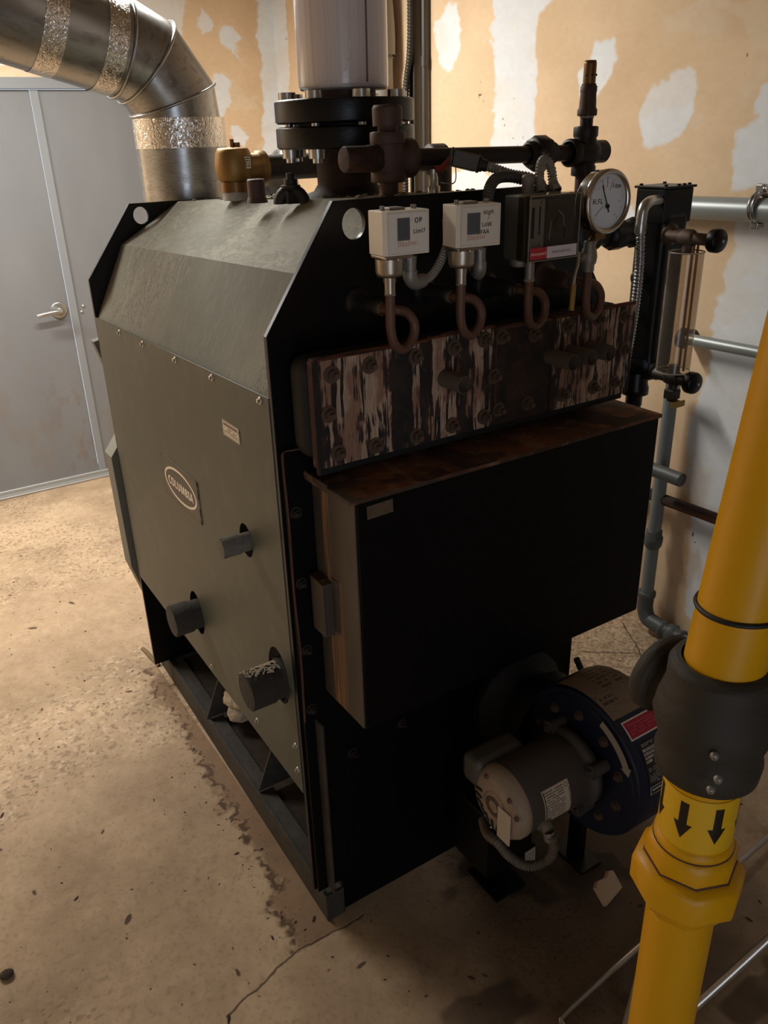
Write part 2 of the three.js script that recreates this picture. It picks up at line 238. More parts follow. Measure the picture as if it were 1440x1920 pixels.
// ---------------------------------------------------------------- materials
const M = {
  floor: std({ map: floorMap, bumpMap: floorBump, bumpScale: 0.006, roughness: 0.82 }),
  right: std({ map: rightMap, roughness: 0.9 }), back: std({ map: backMap, roughness: 0.9 }),
  left: std({ color: 0xcbb79a, roughness: 0.9 }), plain: std({ color: 0xa08f78, roughness: 0.9, bumpMap: lumpBump, bumpScale: 0.001 }),
  ceiling: std({ color: 0x8c8272, roughness: 0.9 }),
  door: std({ map: doorMap, roughness: 0.5 }), doorFrame: std({ color: 0x828587, roughness: 0.5 }), sill: std({ color: 0xa9a7a2, metalness: 0.6, roughness: 0.45 }),
  black: phy({ color: 0x070708, roughness: 0.36, specularIntensity: 0.6, bumpMap: fineBump, bumpScale: 0.0002 }), blackMatt: phy({ color: 0x050506, roughness: 0.5, specularIntensity: 0.3 }),
  blackRough: std({ color: 0x0d0c0b, roughness: 0.7, bumpMap: lumpBump, bumpScale: 0.0006 }),
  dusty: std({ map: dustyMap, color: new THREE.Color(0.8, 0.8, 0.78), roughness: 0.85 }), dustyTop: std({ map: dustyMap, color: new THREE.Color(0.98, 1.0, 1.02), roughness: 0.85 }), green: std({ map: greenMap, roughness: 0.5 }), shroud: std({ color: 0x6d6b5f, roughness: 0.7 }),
  rust: std({ map: rustMap, roughness: 0.85, bumpMap: lumpBump, bumpScale: 0.001 }), rustEdge: std({ color: 0x5a3a2a, roughness: 0.9, bumpMap: lumpBump, bumpScale: 0.001 }),
  steel: std({ map: steelMap, roughness: 0.6, metalness: 0.25 }), pipeBlack: std({ color: 0x25211e, roughness: 0.45, metalness: 0.3, bumpMap: fineBump, bumpScale: 0.0002 }),
  pipeBrown: std({ color: 0x4a362d, roughness: 0.6, metalness: 0.3, bumpMap: fineBump, bumpScale: 0.0003 }),
  rail: std({ map: dustTex([36, 33, 29], [66, 58, 48], 361, 0.7), roughness: 0.7 }), pan: std({ map: dustTex([34, 27, 21], [66, 50, 36], 371, 0.8), roughness: 0.9 }),
  drip: std({ map: dripMap, bumpMap: dripBump, bumpScale: 0.003, roughness: 0.85 }), dripSide: std({ map: rustMap, color: 0xb08d78, roughness: 0.9 }),
  run: std({ map: runMap, roughness: 0.6 }),
  bolt: std({ color: 0x5c4a3d, roughness: 0.65, metalness: 0.4 }), zinc: std({ color: 0xb9b7b0, roughness: 0.3, metalness: 0.9 }), boltDark: std({ color: 0x352f2a, roughness: 0.55, metalness: 0.5 }),
  galv: std({ map: galvMap, metalness: 0.92, roughness: 0.62, roughnessMap: galvRough }), foil: std({ color: 0xd8d4cc, metalness: 1, roughness: 0.22, bumpMap: foilBump, bumpScale: 0.0022 }),
  riser: phy({ map: null, color: 0x8a7468, roughness: 0.35, clearcoat: 0.7, clearcoatRoughness: 0.15, bumpMap: lumpBump, bumpScale: 0.0008 }),
  cladding: std({ color: 0xaea9a0, roughness: 0.6, bumpMap: lumpBump, bumpScale: 0.002 }),
  brass: std({ color: 0x8f6f3f, metalness: 0.75, roughness: 0.48, bumpMap: fineBump, bumpScale: 0.0003 }), bronze: std({ color: 0x7a5a36, metalness: 0.8, roughness: 0.4 }),
  beige: std({ color: 0xe4dac6, roughness: 0.5 }), switchFront: null, nickel: std({ color: 0xa79c8c, metalness: 0.85, roughness: 0.35 }), copper: std({ color: 0x664a3b, roughness: 0.55, metalness: 0.4, bumpMap: fineBump, bumpScale: 0.0003 }),
  flexGrey: std({ color: 0x99948c, roughness: 0.6, metalness: 0.5 }), flexBright: std({ color: 0xb4b8bc, roughness: 0.28, metalness: 0.95 }), fitting: std({ color: 0x8d8880, roughness: 0.5, metalness: 0.6 }),
  darkBox: std({ color: 0x4a4640, roughness: 0.5 }), redHandle: std({ color: 0x7d2a20, roughness: 0.45 }), chrome: std({ color: 0xc9c7c2, metalness: 1, roughness: 0.18 }),
  clear: phy({ color: 0xffffff, transmission: 1, thickness: 0, roughness: 0.04, ior: 1.45 }), guard: phy({ color: 0xd8cfc2, transmission: 0.93, thickness: 0, roughness: 0.16, ior: 1.45 }), glass: phy({ color: 0xffffff, transmission: 1, thickness: 0, roughness: 0.03 }),
  greyPaint: std({ color: 0x6f7472, roughness: 0.45, bumpMap: fineBump, bumpScale: 0.0003 }), greyDark: std({ color: 0x4b4d4c, roughness: 0.5, bumpMap: lumpBump, bumpScale: 0.0006 }), wallPipe: std({ color: 0x8c9290, roughness: 0.4, metalness: 0.35 }),
  yellow: phy({ color: 0xcf9600, roughness: 0.42, specularIntensity: 0.6, clearcoat: 0.1, clearcoatRoughness: 0.3, bumpMap: lumpBump, bumpScale: 0.0004 }), cast: std({ color: 0x2b2418, roughness: 0.7, bumpMap: lumpBump, bumpScale: 0.0015 }), rubber: std({ color: 0x0c0c0c, roughness: 0.6 }),
  blue: std({ color: 0x131d33, roughness: 0.45, metalness: 0.2, bumpMap: fineBump, bumpScale: 0.0003 }), motor: std({ color: 0x45403a, roughness: 0.55, bumpMap: fineBump, bumpScale: 0.0003 }), bell: std({ map: dustTex([132, 116, 98], [160, 142, 120], 381, 0.8), roughness: 0.6 }),
  silver: std({ color: 0xb9b4aa, roughness: 0.3, metalness: 0.8 }), hose: phy({ color: 0xcfc6ba, transmission: 0.6, thickness: 0, roughness: 0.35 }), card: std({ color: 0xb89c7c, roughness: 0.85 }), rag: std({ color: 0xb3a48c, roughness: 0.95, bumpMap: lumpBump, bumpScale: 0.003 }),
  dirt: std({ color: 0x3e3024, roughness: 1 }), stone: std({ color: 0x43382c, roughness: 0.9, bumpMap: lumpBump, bumpScale: 0.002 }), leaf: std({ color: 0x6a5638, roughness: 0.9 }), red: std({ color: 0xa01c2e, roughness: 0.6 }),
  lever: std({ color: 0x9a7a3a, roughness: 0.5, metalness: 0.4 }),
};

// ---------------------------------------------------------------- the setting
const X0 = -2.4, X1 = 1.745, ZB = -3.375, ZF = 3.0, YC = 3.0;
{
  const f = box(X0 - 0.15, -0.15, ZB - 0.2, X1 + 0.15, 0, ZF + 0.15); const p = f.attributes.position, uv = f.attributes.uv;
  for (let i = 0; i < p.count; i++) uv.setXY(i, (p.getX(i) - FLOOR.x0) / FLOOR.s, (FLOOR.z0 - p.getZ(i)) / FLOOR.s);
  struct('floor', f, M.floor);
  struct('ceiling', box(X0 - 0.15, YC, ZB - 0.2, X1 + 0.15, YC + 0.15, ZF + 0.15), M.ceiling);
  const r = box(X1, 0, ZB, X1 + 0.15, YC, ZF); { const q = r.attributes.position, t = r.attributes.uv; for (let i = 0; i < q.count; i++) t.setXY(i, (q.getZ(i) + 3.4) / 4.3, q.getY(i) / 3.0); } struct('wall_right', r, M.right);
  // back wall around the double door
  const DX0 = -0.62, DX1 = 1.0, DH = 2.03;
  const bw = merge([box(X0, 0, ZB - 0.15, DX0 - 0.05, YC, ZB), box(DX1 + 0.05, 0, ZB - 0.15, X1 + 0.15, YC, ZB), box(DX0 - 0.05, DH + 0.05, ZB - 0.15, DX1 + 0.05, YC, ZB)]);
  { const q = bw.attributes.position, t = bw.attributes.uv; for (let i = 0; i < q.count; i++) t.setXY(i, (q.getX(i) + 2.5) / 4.3, q.getY(i) / 3.0); } struct('wall_back', bw, M.back);
  struct('wall_left', box(X0 - 0.15, 0, ZB - 0.15, X0, YC, ZF + 0.15), M.left);
  // front wall behind the camera, with an open doorway
  struct('wall_front', merge([box(X0, 0, ZF, -1.75, YC, ZF + 0.15), box(-0.65, 0, ZF, X1, YC, ZF + 0.15), box(-1.75, 2.1, ZF, -0.65, YC, ZF + 0.15)]), M.plain);
  const door = new THREE.Group(); door.name = 'door_1'; door.position.set(0.4, 0, ZB); door.userData = { kind: 'structure', label: 'grey painted steel double door with a lever handle, in the back wall', category: 'door' }; worldPos.set(door, V(0.4, 0, ZB)); scene.add(door);
  const SE = 0.405;                                               // meeting line of the leaves
  const leaf = (x0, x1) => { const g = box(x0, 0.02, ZB - 0.05, x1, DH - 0.004, ZB - 0.012, 0.003); const q = g.attributes.position, t = g.attributes.uv; for (let i = 0; i < q.count; i++) t.setXY(i, (q.getX(i) - x0) / (x1 - x0), q.getY(i) / DH); return g; };
  const lf = part(door, 'door_leaf', leaf(DX0, SE - 0.004), M.door); part(door, 'door_leaf', leaf(SE + 0.004, DX1), M.door);
  part(door, 'astragal', box(SE - 0.004, 0.02, ZB - 0.014, SE + 0.035, DH - 0.004, ZB - 0.004, 0.002), M.doorFrame);
  part(door, 'door_frame', [box(DX0 - 0.05, 0, ZB - 0.12, DX0, DH + 0.05, ZB + 0.012, 0.002), box(DX1, 0, ZB - 0.12, DX1 + 0.05, DH + 0.05, ZB + 0.012, 0.002), box(DX0, DH, ZB - 0.12, DX1, DH + 0.05, ZB + 0.012, 0.002)], M.doorFrame);
  part(door, 'threshold', [box(DX0, 0, ZB - 0.12, DX1, 0.012, ZB + 0.05, 0.004), box(DX0, 0.012, ZB - 0.05, DX1, 0.03, ZB + 0.0, 0.004)], M.sill);
  const rose = part(door, 'handle_rose', lathe([0.345, 0.97, ZB - 0.014], [0.345, 0.97, ZB + 1], [[0.001, 0], [0.042, 0], [0.044, 0.008], [0.038, 0.014], [0.001, 0.016]]), M.zinc);
  part(door, 'door_handle', [cyl([0.345, 0.97, ZB], [0.345, 0.97, ZB + 0.05], 0.014), tube([[0.35, 0.97, ZB + 0.048], [0.31, 0.972, ZB + 0.052], [0.25, 0.966, ZB + 0.05], [0.222, 0.96, ZB + 0.045]], 0.012, 30)], M.zinc);
  for (const [x, y] of [[0.475, 0.975], [0.462, 0.945], [0.43, 1.22]]) part(door, 'rivet', lathe([x, y, ZB - 0.012], [x, y, ZB + 1], [[0.008, 0], [0.007, 0.004], [0.001, 0.006]], 14), M.zinc);
  struct('trim_1', box(X0, 0, ZB + 0.0, DX0 - 0.05, 0.1, ZB + 0.012, 0.002), M.doorFrame);
}

// ---------------------------------------------------------------- lamps
for (const [x, y, z, L, w, k] of FIXTURES) {
  const first = x > 0;
  const t = thing('ceiling_light', first ? 'fluorescent ceiling strip light above the right wall corner' : 'fluorescent ceiling strip light above the floor left of the boiler', 'ceiling light', [x, y, z]);
  part(t, 'housing', box(x - L / 2, y, z - w / 2, x + L / 2, y + 0.06, z + w / 2, 0.004), M.beige);
  for (const s of [-1, 1]) part(t, 'hanger_rod', cyl([x + s * L * 0.35, y + 0.05, z], [x + s * L * 0.35, YC, z], 0.005), M.fitting);
  part(t, 'diffuser', box(x - L / 2 + 0.01, y - 0.02, z - w / 2 + 0.01, x + L / 2 - 0.01, y, z + w / 2 - 0.01, 0.006), std({ color: 0xffffff, emissive: LAMP_COLOR, emissiveIntensity: 4 }));
  const l = new THREE.RectAreaLight(LAMP_COLOR, LAMP * k, L - 0.02, w - 0.02); l.position.set(x, y - 0.024, z); l.lookAt(x, y - 2, z); scene.add(l);
}

// ---------------------------------------------------------------- boiler
const HB = 1.682, W = 0.826, CH = 0.149, DEP = 1.19;
const topY = (z) => HB + 0.05 * z;                                  // the jacket's top falls slightly to the back
function textLines(g, x, y, w, h, n, color, fill = 0.75) { g.fillStyle = color; for (let i = 0; i < n; i++) { let px = x; while (px < x + w) { const l = (0.03 + rnd() * 0.09) * w; if (rnd() < fill) g.fillRect(px, y + h * i / n, Math.min(l, x + w - px), h / n * 0.5); px += l + 0.015 * w; } } }
// a thin printed plate facing -x, +z ... ; map fills its faces
function plate(parent, name, at, w, h, axis, map, label, tilt = 0, th = 0.0012, rough = 0.5, metal = 0) {
  const g = new THREE.BoxGeometry(w, h, th); g.rotateZ(tilt); if (axis === '-x') g.rotateY(-Math.PI / 2); g.translate(...at);
  return part(parent, name, g, std({ map, roughness: rough, metalness: metal }), label);
}
const boiler = thing('boiler', 'large octagonal green and black steam boiler with an oval nameplate and a rusty burner box', 'boiler', [0.413, 0, -0.6]);
const B = boiler;
{
  const oct = [[0.0, 0.1], [W, 0.1], [W, HB - 0.217], [W - CH, HB], [CH, HB], [0, HB - 0.217]];
  part(B, 'front_plate', poly(oct, -0.012, 0, 'xy', [[0.19, 1.641, 0.024, 0.027], [W - 0.19, 1.641, 0.024, 0.027]], 0.001), M.black);
  const yb = HB - 0.06;
  part(B, 'back_plate', poly([[0.0, 0.08], [W, 0.08], [W, yb - 0.197], [W - CH, yb], [CH, yb], [0, yb - 0.197]], -DEP - 0.012, -DEP, 'xy', [[0.179, 1.588, 0.022, 0.024], [W - 0.179, 1.588, 0.022, 0.024]], 0.001), M.black);
  // jacket: two sloping facets and a flat top between the plates
  const zf = -0.0125, zb = -DEP + 0.0005, fy = (z) => 1.556 + 0.036 * z, sy = (z) => 1.339 + 0.028 * z;
  const xt = 0.295, xf = 0.11;
  const tl = [xt, topY(zf) - 0.003, zf], tlb = [xt, topY(zb) - 0.003, zb], f1 = [xf, fy(zf), zf], f1b = [xf, fy(zb), zb], s1 = [0.002, sy(zf), zf], s1b = [0.002, sy(zb), zb];
  const mx = (p) => [W - p[0], p[1], p[2]];
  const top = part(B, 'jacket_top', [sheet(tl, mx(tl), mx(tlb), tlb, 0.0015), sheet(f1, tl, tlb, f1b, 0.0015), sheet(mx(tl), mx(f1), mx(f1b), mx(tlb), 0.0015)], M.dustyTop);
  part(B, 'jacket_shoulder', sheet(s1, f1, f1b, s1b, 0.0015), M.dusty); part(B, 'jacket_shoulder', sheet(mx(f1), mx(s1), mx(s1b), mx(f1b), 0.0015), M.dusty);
  // flat side panel with oval holes for the pipe stubs
  const side = part(B, 'side_panel', poly([[zf, 0.402], [zf, sy(zf) + 0.012], [zb, sy(zb) + 0.012], [zb, 0.446]], -0.0015, 0.0005, 'zy', [[-0.194, 0.985, 0.034, 0.04], [-0.615, 0.588, 0.05, 0.066], [-0.087, 0.69, 0.05, 0.072]]), M.green);
  part(B, 'side_panel', poly([[zf, 0.09], [zf, sy(zf) + 0.012], [zb, sy(zb) + 0.012], [zb, 0.09]], W - 0.0005, W + 0.0015, 'zy'), M.green);
  const screw = merge([lathe([0, 0, 0], [-1, 0, 0], [[0.0075, 0], [0.007, 0.002], [0.001, 0.003]], 14), cyl([-0.002, 0, 0], [-0.0065, 0, 0], 0.0042, 0.004, 6)]);
  for (const z of [-0.948, -0.748, -0.508, -0.286, -0.049]) place(B, 'screw', screw, M.zinc, V(-0.0015, sy(z), z));
  for (const [y, z] of [[0.455, -0.25], [0.445, -0.55], [0.46, -0.03], [0.53, -0.03], [0.45, -0.9]]) place(B, 'screw', screw, M.zinc, V(-0.0015, y, z));
  // capped stubs through the side
  const stub = (y, z, L, r, mat, collar) => { const s = part(B, 'pipe_stub', [lathe([0.12, y, z], [-1, y, z], [[r * 0.92, 0], [r * 0.92, 0.12 + L * 0.3], [r, 0.12 + L * 0.32], [r, 0.118 + L], [r * 0.93, 0.12 + L], [0.001, 0.12 + L]])], mat); if (collar) part(s, 'collar', lathe([0.05, y, z], [-1, y, z], [[r, 0], [r * 1.2, 0.01], [r * 1.2, 0.045], [r, 0.055]], 8), mat); };
  stub(0.982, -0.194, 0.062, 0.023, std({ color: 0x6f685e, roughness: 0.9, bumpMap: lumpBump, bumpScale: 0.003 }));
  stub(0.583, -0.619, 0.075, 0.045, std({ color: 0x3d3832, roughness: 0.9, bumpMap: lumpBump, bumpScale: 0.002 }));
  stub(0.677, -0.087, 0.082, 0.044, std({ color: 0x332d27, roughness: 0.9, bumpMap: lumpBump, bumpScale: 0.003 }), true);
  // pale web of mineral crust over the top of the nearest stub
  { const L = []; let s = 5; const q = () => { s = (s * 16807) % 2147483647; return s / 2147483647; };
    for (let i = 0; i < 64; i++) { const x = -0.005 - q() * 0.074, a = 0.15 + q() * 1.9, pts = []; let xx = x, aa = a; for (let k = 0; k < 4; k++) { const r = 0.0455; pts.push([xx, 0.677 + r * Math.sin(aa), -0.087 - r * Math.cos(aa) * 1.0]); xx = Math.min(-0.004, Math.max(-0.081, xx + (q() - 0.5) * 0.026)); aa += (q() - 0.5) * 0.5; } L.push(tube(pts, 0.0015, 8, 5)); }
    const c = part(B, 'mineral_crust', L, std({ color: 0xb3a892, roughness: 1 })); c.userData.kind = 'stuff'; }
  // nameplate and small label on the side panel
  const nameMap = canTex(512, 256, (g, w, h) => { g.fillStyle = '#4b453b'; g.fillRect(0, 0, w, h); g.strokeStyle = '#2c2822'; g.lineWidth = 8; g.strokeRect(4, 4, w - 8, h - 8); g.fillStyle = '#e6dfce'; g.beginPath(); g.ellipse(w / 2, h / 2, 228, 104, 0, 0, 7); g.fill(); g.fillStyle = '#453d35'; g.beginPath(); g.ellipse(w / 2, h / 2, 212, 89, 0, 0, 7); g.fill(); g.fillStyle = '#efe8d8'; g.textAlign = 'center'; g.textBaseline = 'middle'; g.save(); g.translate(w / 2, h / 2); g.scale(0.92, 1); g.font = 'bold 74px sans-serif'; g.fillText('COLUMBIA', 0, 4); g.restore(); });
  plate(B, 'nameplate', [-0.003, 0.973, -0.598], 0.258, 0.114, '-x', nameMap, 'oval boiler maker nameplate', 0.0, 0.003);
  const small = canTex(192, 96, (g, w, h) => { g.fillStyle = '#d8cfbb'; g.fillRect(0, 0, w, h); g.strokeStyle = '#5a4a3c'; g.lineWidth = 4; g.strokeRect(5, 5, w - 10, h - 10); g.fillStyle = '#6c4a3c'; g.fillRect(14, 14, w - 28, 16); textLines(g, 16, 38, w - 32, 46, 4, '#5a463a'); });
  plate(B, 'warning_label', [-0.0025, 1.232, -0.21], 0.085, 0.034, '-x', small, 'small pale printed label', 0.0, 0.0014);
  // rear collector with a lighter dusty flange showing past the side
  part(B, 'smoke_box', box(0.28, 0.12, -1.6, W - 0.16, 1.5, -DEP - 0.012, 0.01), M.blackRough);
  part(B, 'smoke_box_flange', [poly([[0.03, 0.935], [-0.02, 0.87], [-0.017, 0.47], [0.05, 0.22], [0.3, 0.22], [0.3, 0.935]], -1.29, -1.215, 'xy', [], 0.002)], M.shroud);
  part(B, 'hinge_bracket', poly([[-0.012, 1.24], [0.03, 1.25], [0.03, 1.09]], -1.25, -1.215, 'xy', [], 0.001), M.shroud);
  // foot rails, base pan, ribs, inner body
  const railG = (x, xb) => merge([sheet([x, 0.0, 0.022], [x, 0.085, 0.022], [xb, 0.085, -1.3], [xb, 0.0, -1.3], 0.008), sheet([x + 0.001, 0.079, 0.02], [x + 0.05, 0.079, 0.02], [xb + 0.05, 0.079, -1.298], [xb + 0.001, 0.079, -1.298], 0.008), sheet([x, 0, 0.0225], [x + 0.05, 0, 0.0225], [x + 0.05, 0.0845, 0.0225], [x, 0.0845, 0.0225], 0.006)]);
  part(B, 'base_rail', railG(0.019, 0.05), M.rail); part(B, 'base_rail', box(W - 0.06, 0, -1.3, W - 0.02, 0.085, 0.022, 0.003), M.rail);
  part(B, 'base_rail', box(0.1, 0, -1.2, W - 0.065, 0.08, -1.185, 0.002), M.rail); part(B, 'base_rail', box(0.075, 0, 0.0, W - 0.065, 0.1, 0.014, 0.002), M.blackMatt);
  part(B, 'base_pan', sheet([0.03, 0.068, 0.0], [W - 0.05, 0.068, 0.0], [W - 0.05, 0.068, -DEP], [0.06, 0.068, -DEP], 0.004), M.pan);
  for (const z of [-0.79, -0.40]) part(B, 'rib', poly([[0.035, 0.084], [0.19, 0.46], [0.3, 0.46], [0.3, 0.084]], z - 0.006, z, 'xy', [], 0.0008), M.rail);
  part(B, 'combustion_chamber', box(0.24, 0.084, -DEP + 0.002, W - 0.1, 1.3, -0.014, 0.004), M.blackRough);
  // burner front casing: lower plate with rusted left edge and bolts
  part(B, 'casing_plate', poly([[0.006, 0.1], [W - 0.006, 0.1], [W - 0.006, 1.246], [0.006, 1.246]], 0.0005, 0.012, 'xy', [], 0.001), M.blackMatt);
  part(B, 'rusted_edge', [tube([[0.06, 1.247, 0.011], [0.02, 1.25, 0.012], [0.007, 1.24, 0.012], [0.0085, 1.1, 0.0125], [0.007, 0.95, 0.012], [0.0095, 0.8, 0.013], [0.007, 0.62, 0.012]], 0.0022, 60, 8)], M.rustEdge, 'rusty brown edge strip');
  part(B, 'stiffener', [box(0.03, 0.11, 0.012, 0.036, 0.62, 0.045, 0.002)], M.rail);
  const nutZ = nut([0, 0, 0], [0, 0, 1], 0.009, 0.009, 1.4, 0.008);
  for (const [x, y] of [[0.024, 1.122], [0.024, 0.965], [0.024, 0.804], [0.024, 0.65], [0.8, 1.122], [0.8, 0.65], [0.615, 0.472], [0.26, 0.5], [0.12, 0.48]]) place(B, 'bolt', nutZ, M.boltDark, V(x, y, 0.012));
  place(B, 'bolt', nut([0, 0, 0], [0, 0, 1], 0.015, 0.012, 1.2, 0.004), M.zinc, V(0.615, 0.44, 0.012));
  // burner enclosure
  const bx0 = 0.0616, bx1 = 0.864, by0 = 0.684, by1 = 1.188;
  part(B, 'burner_enclosure', [box(bx0 + 0.003, by0, 0.012, bx1, by1, 0.178, 0.004)], M.blackMatt);
  { const g = new THREE.BoxGeometry(0.158, by1 - by0 - 0.006, 0.003); g.rotateY(-Math.PI / 2); g.translate(bx0 + 0.0015, (by0 + by1) / 2, 0.0955); part(B, 'enclosure_side', g, M.run, 'brown side with rust runs'); }
  part(B, 'enclosure_lid', [box(bx0 - 0.012, by1, 0.012, bx1 + 0.006, by1 + 0.009, 0.181, 0.002), box(bx0 - 0.014, by1 - 0.001, 0.012, bx0 - 0.01, by1 + 0.016, 0.1, 0.001)], M.rust, 'rust covered lid');
  { const l = part(B, 'latch_bracket', [box(0.038, 0.862, 0.024, 0.063, 0.982, 0.03, 0.002), box(0.038, 0.862, 0.024, 0.043, 0.982, 0.078, 0.002), box(0.043, 0.862, 0.073, 0.063, 0.982, 0.078, 0.002), box(0.038, 0.978, 0.024, 0.063, 0.983, 0.078, 0.002), box(0.059, 0.875, 0.076, 0.063, 0.995, 0.1, 0.001)], std({ map: runMap, color: 0xffffff, roughness: 0.7 }), 'brown latch bracket');
    part(l, 'rusty_top', box(0.038, 0.983, 0.024, 0.063, 0.986, 0.06, 0.001), std({ map: rustMap, color: 0xe8b08a, roughness: 0.9 })); }
  plate(B, 'blank_tag', [0.114, 1.166, 0.1787], 0.056, 0.026, 'z', dustTex([92, 80, 66], [118, 102, 84], 391, 0.6), 'small blank metal tag', 0.03, 0.0012, 0.45, 0.3);
  // header with crusted cover plates
  part(B, 'header_body', [box(0.03, 1.24, 0.0, 0.845, 1.432, 0.074, 0.03), box(0.045, 1.215, 0.07, 0.842, 1.415, 0.083, 0.003)], M.blackRough);
  const HX0 = 0.034, HX1 = 0.838, hy = [1.237, 1.434];
  const covers = [[HX0, 0.283, 0.1035], [0.287, 0.442, 0.101], [0.4455, 0.592, 0.1025], [0.595, HX1, 0.1035]];
  covers.forEach(([a, b, z], i) => { const up = [0.001, 0.004, -0.002, 0][i];
    const g = new RoundedBoxGeometry(b - a, hy[1] - hy[0] + up, z - 0.083, 2, 0.002).toNonIndexed(); g.translate((a + b) / 2, (hy[0] + hy[1] + up) / 2, (z + 0.083) / 2); const p = g.attributes.position, t = g.attributes.uv; for (let k = 0; k < p.count; k++) t.setXY(k, (p.getX(k) - HX0) / (HX1 - HX0), (p.getY(k) - 1.235) / 0.205);
    const c = part(B, 'header_cover', g, M.drip, 'header cover with white mineral streaks');
    part(c, 'crusted_gasket', [box(a + 0.001, hy[1] + up - 0.001, 0.086, b - 0.001, hy[1] + up + 0.004, z + 0.001, 0.002), tube([[a + 0.01, hy[1] + up + 0.003, z], [a + (b - a) * 0.35, hy[1] + up + 0.005, z - 0.003], [a + (b - a) * 0.7, hy[1] + up + 0.003, z + 0.001], [b - 0.008, hy[1] + up + 0.004, z - 0.001]], 0.0022, 24, 7), box(a - 0.0012, hy[0] + 0.002, 0.085, a + 0.0005, hy[1], z - 0.001, 0.0005)], i === 2 ? M.rustEdge : std({ map: rustMap, color: 0xdab296, roughness: 0.95 })); });
  const hb = nut([0, 0, 0], [0, 0, 1], 0.0105, 0.011, 1.5, 0.01);
  for (const [x, y] of [[0.07, 1.408], [0.148, 1.412], [0.06, 1.338], [0.075, 1.262], [0.155, 1.258], [0.248, 1.412], [0.248, 1.257], [0.337, 1.415], [0.335, 1.26], [0.452, 1.27], [0.415, 1.262], [0.438, 1.342], [0.455, 1.418], [0.413, 1.418], [0.54, 1.41], [0.53, 1.268], [0.63, 1.415], [0.63, 1.268], [0.722, 1.268], [0.722, 1.418], [0.8, 1.412], [0.81, 1.338], [0.787, 1.268]]) place(B, 'bolt', hb, M.bolt, V(x, y, 0.1035));
  for (const [x, L] of [[0.318, 0.06], [0.588, 0.07], [0.644, 0.065], [0.7, 0.062]]) part(B, 'header_nipple', lathe([x, 1.358, 0.09], [x, 1.358, 1], [[0.017, 0], [0.017, L + 0.012], [0.0155, L + 0.014], [0.0145, L + 0.013], [0.0145, L - 0.02], [0.001, L - 0.02]], 28), std({ color: 0x5a4d42, roughness: 0.85, bumpMap: lumpBump, bumpScale: 0.001 }));
  // couplings for the controls, from the front plate
  for (const [x, y, r, L] of [[0.185, 1.505, 0.016, 0.09], [0.337, 1.508, 0.016, 0.09], [0.49, 1.502, 0.017, 0.095], [0.65, 1.5, 0.02, 0.085]]) part(B, 'control_nipple', lathe([x, y, -0.01], [x, y, 1], [[r * 1.65, 0], [r * 1.65, 0.018], [r * 1.5, 0.026], [r * 1.02, 0.028], [r, 0.05], [r, L - 0.012], [r * 0.85, L], [r * 0.85, L + 0.012], [0.006, L + 0.012]], 24), x > 0.6 ? M.pipeBrown : M.pipeBlack);
  // steam nozzle on the top
  const nz = part(B, 'steam_nozzle', lathe([0.417, 1.655, -0.4], [0.417, 3, -0.4], [[0.098, 0], [0.097, 0.01], [0.078, 0.016], [0.068, 0.03], [0.068, 0.1], [0.075, 0.112]], 40), std({ map: rustMap, color: 0x6f665f, roughness: 0.75 }));
  // black lifting lug with a bolt, and a plug
  part(B, 'lifting_lug', [new THREE.TorusGeometry(0.026, 0.014, 14, 24, Math.PI).rotateY(-0.5).translate(0.262, topY(-0.38) - 0.01, -0.38), box(0.245, topY(-0.38) - 0.01, -0.395, 0.279, topY(-0.38) + 0.018, -0.365, 0.004), nut([0.262, topY(-0.38) + 0.024, -0.38], [0, 1, 0], 0.015, 0.016, 1.4), nut([0.262, topY(-0.38) + 0.038, -0.38], [0, 1, 0], 0.009, 0.014, 0)], M.boltDark);
  part(B, 'plug', lathe([0.236, topY(-0.5) - 0.006, -0.5], [0.236, 3, -0.5], [[0.024, 0], [0.022, 0.01], [0.02, 0.012], [0.02, 0.046], [0.0185, 0.05], [0.001, 0.05]], 24), M.pipeBrown);
  // fluff and grit along the top edge
  { const L = []; for (let i = 0; i < 150; i++) { const z = -0.02 - rnd() * 1.1, x = 0.3 + rnd() * 0.22, r = 0.0015 + rnd() * rnd() * 0.006; const g = new THREE.IcosahedronGeometry(r, 0); g.scale(1 + rnd(), 0.5 + rnd(), 1 + rnd()); g.rotateY(rnd() * 6); g.translate(x, topY(z) - 0.001, z); L.push(g); } const d = part(B, 'dust_grit', L, std({ color: 0x8c8270, roughness: 1 })); d.userData.kind = 'stuff'; }
}

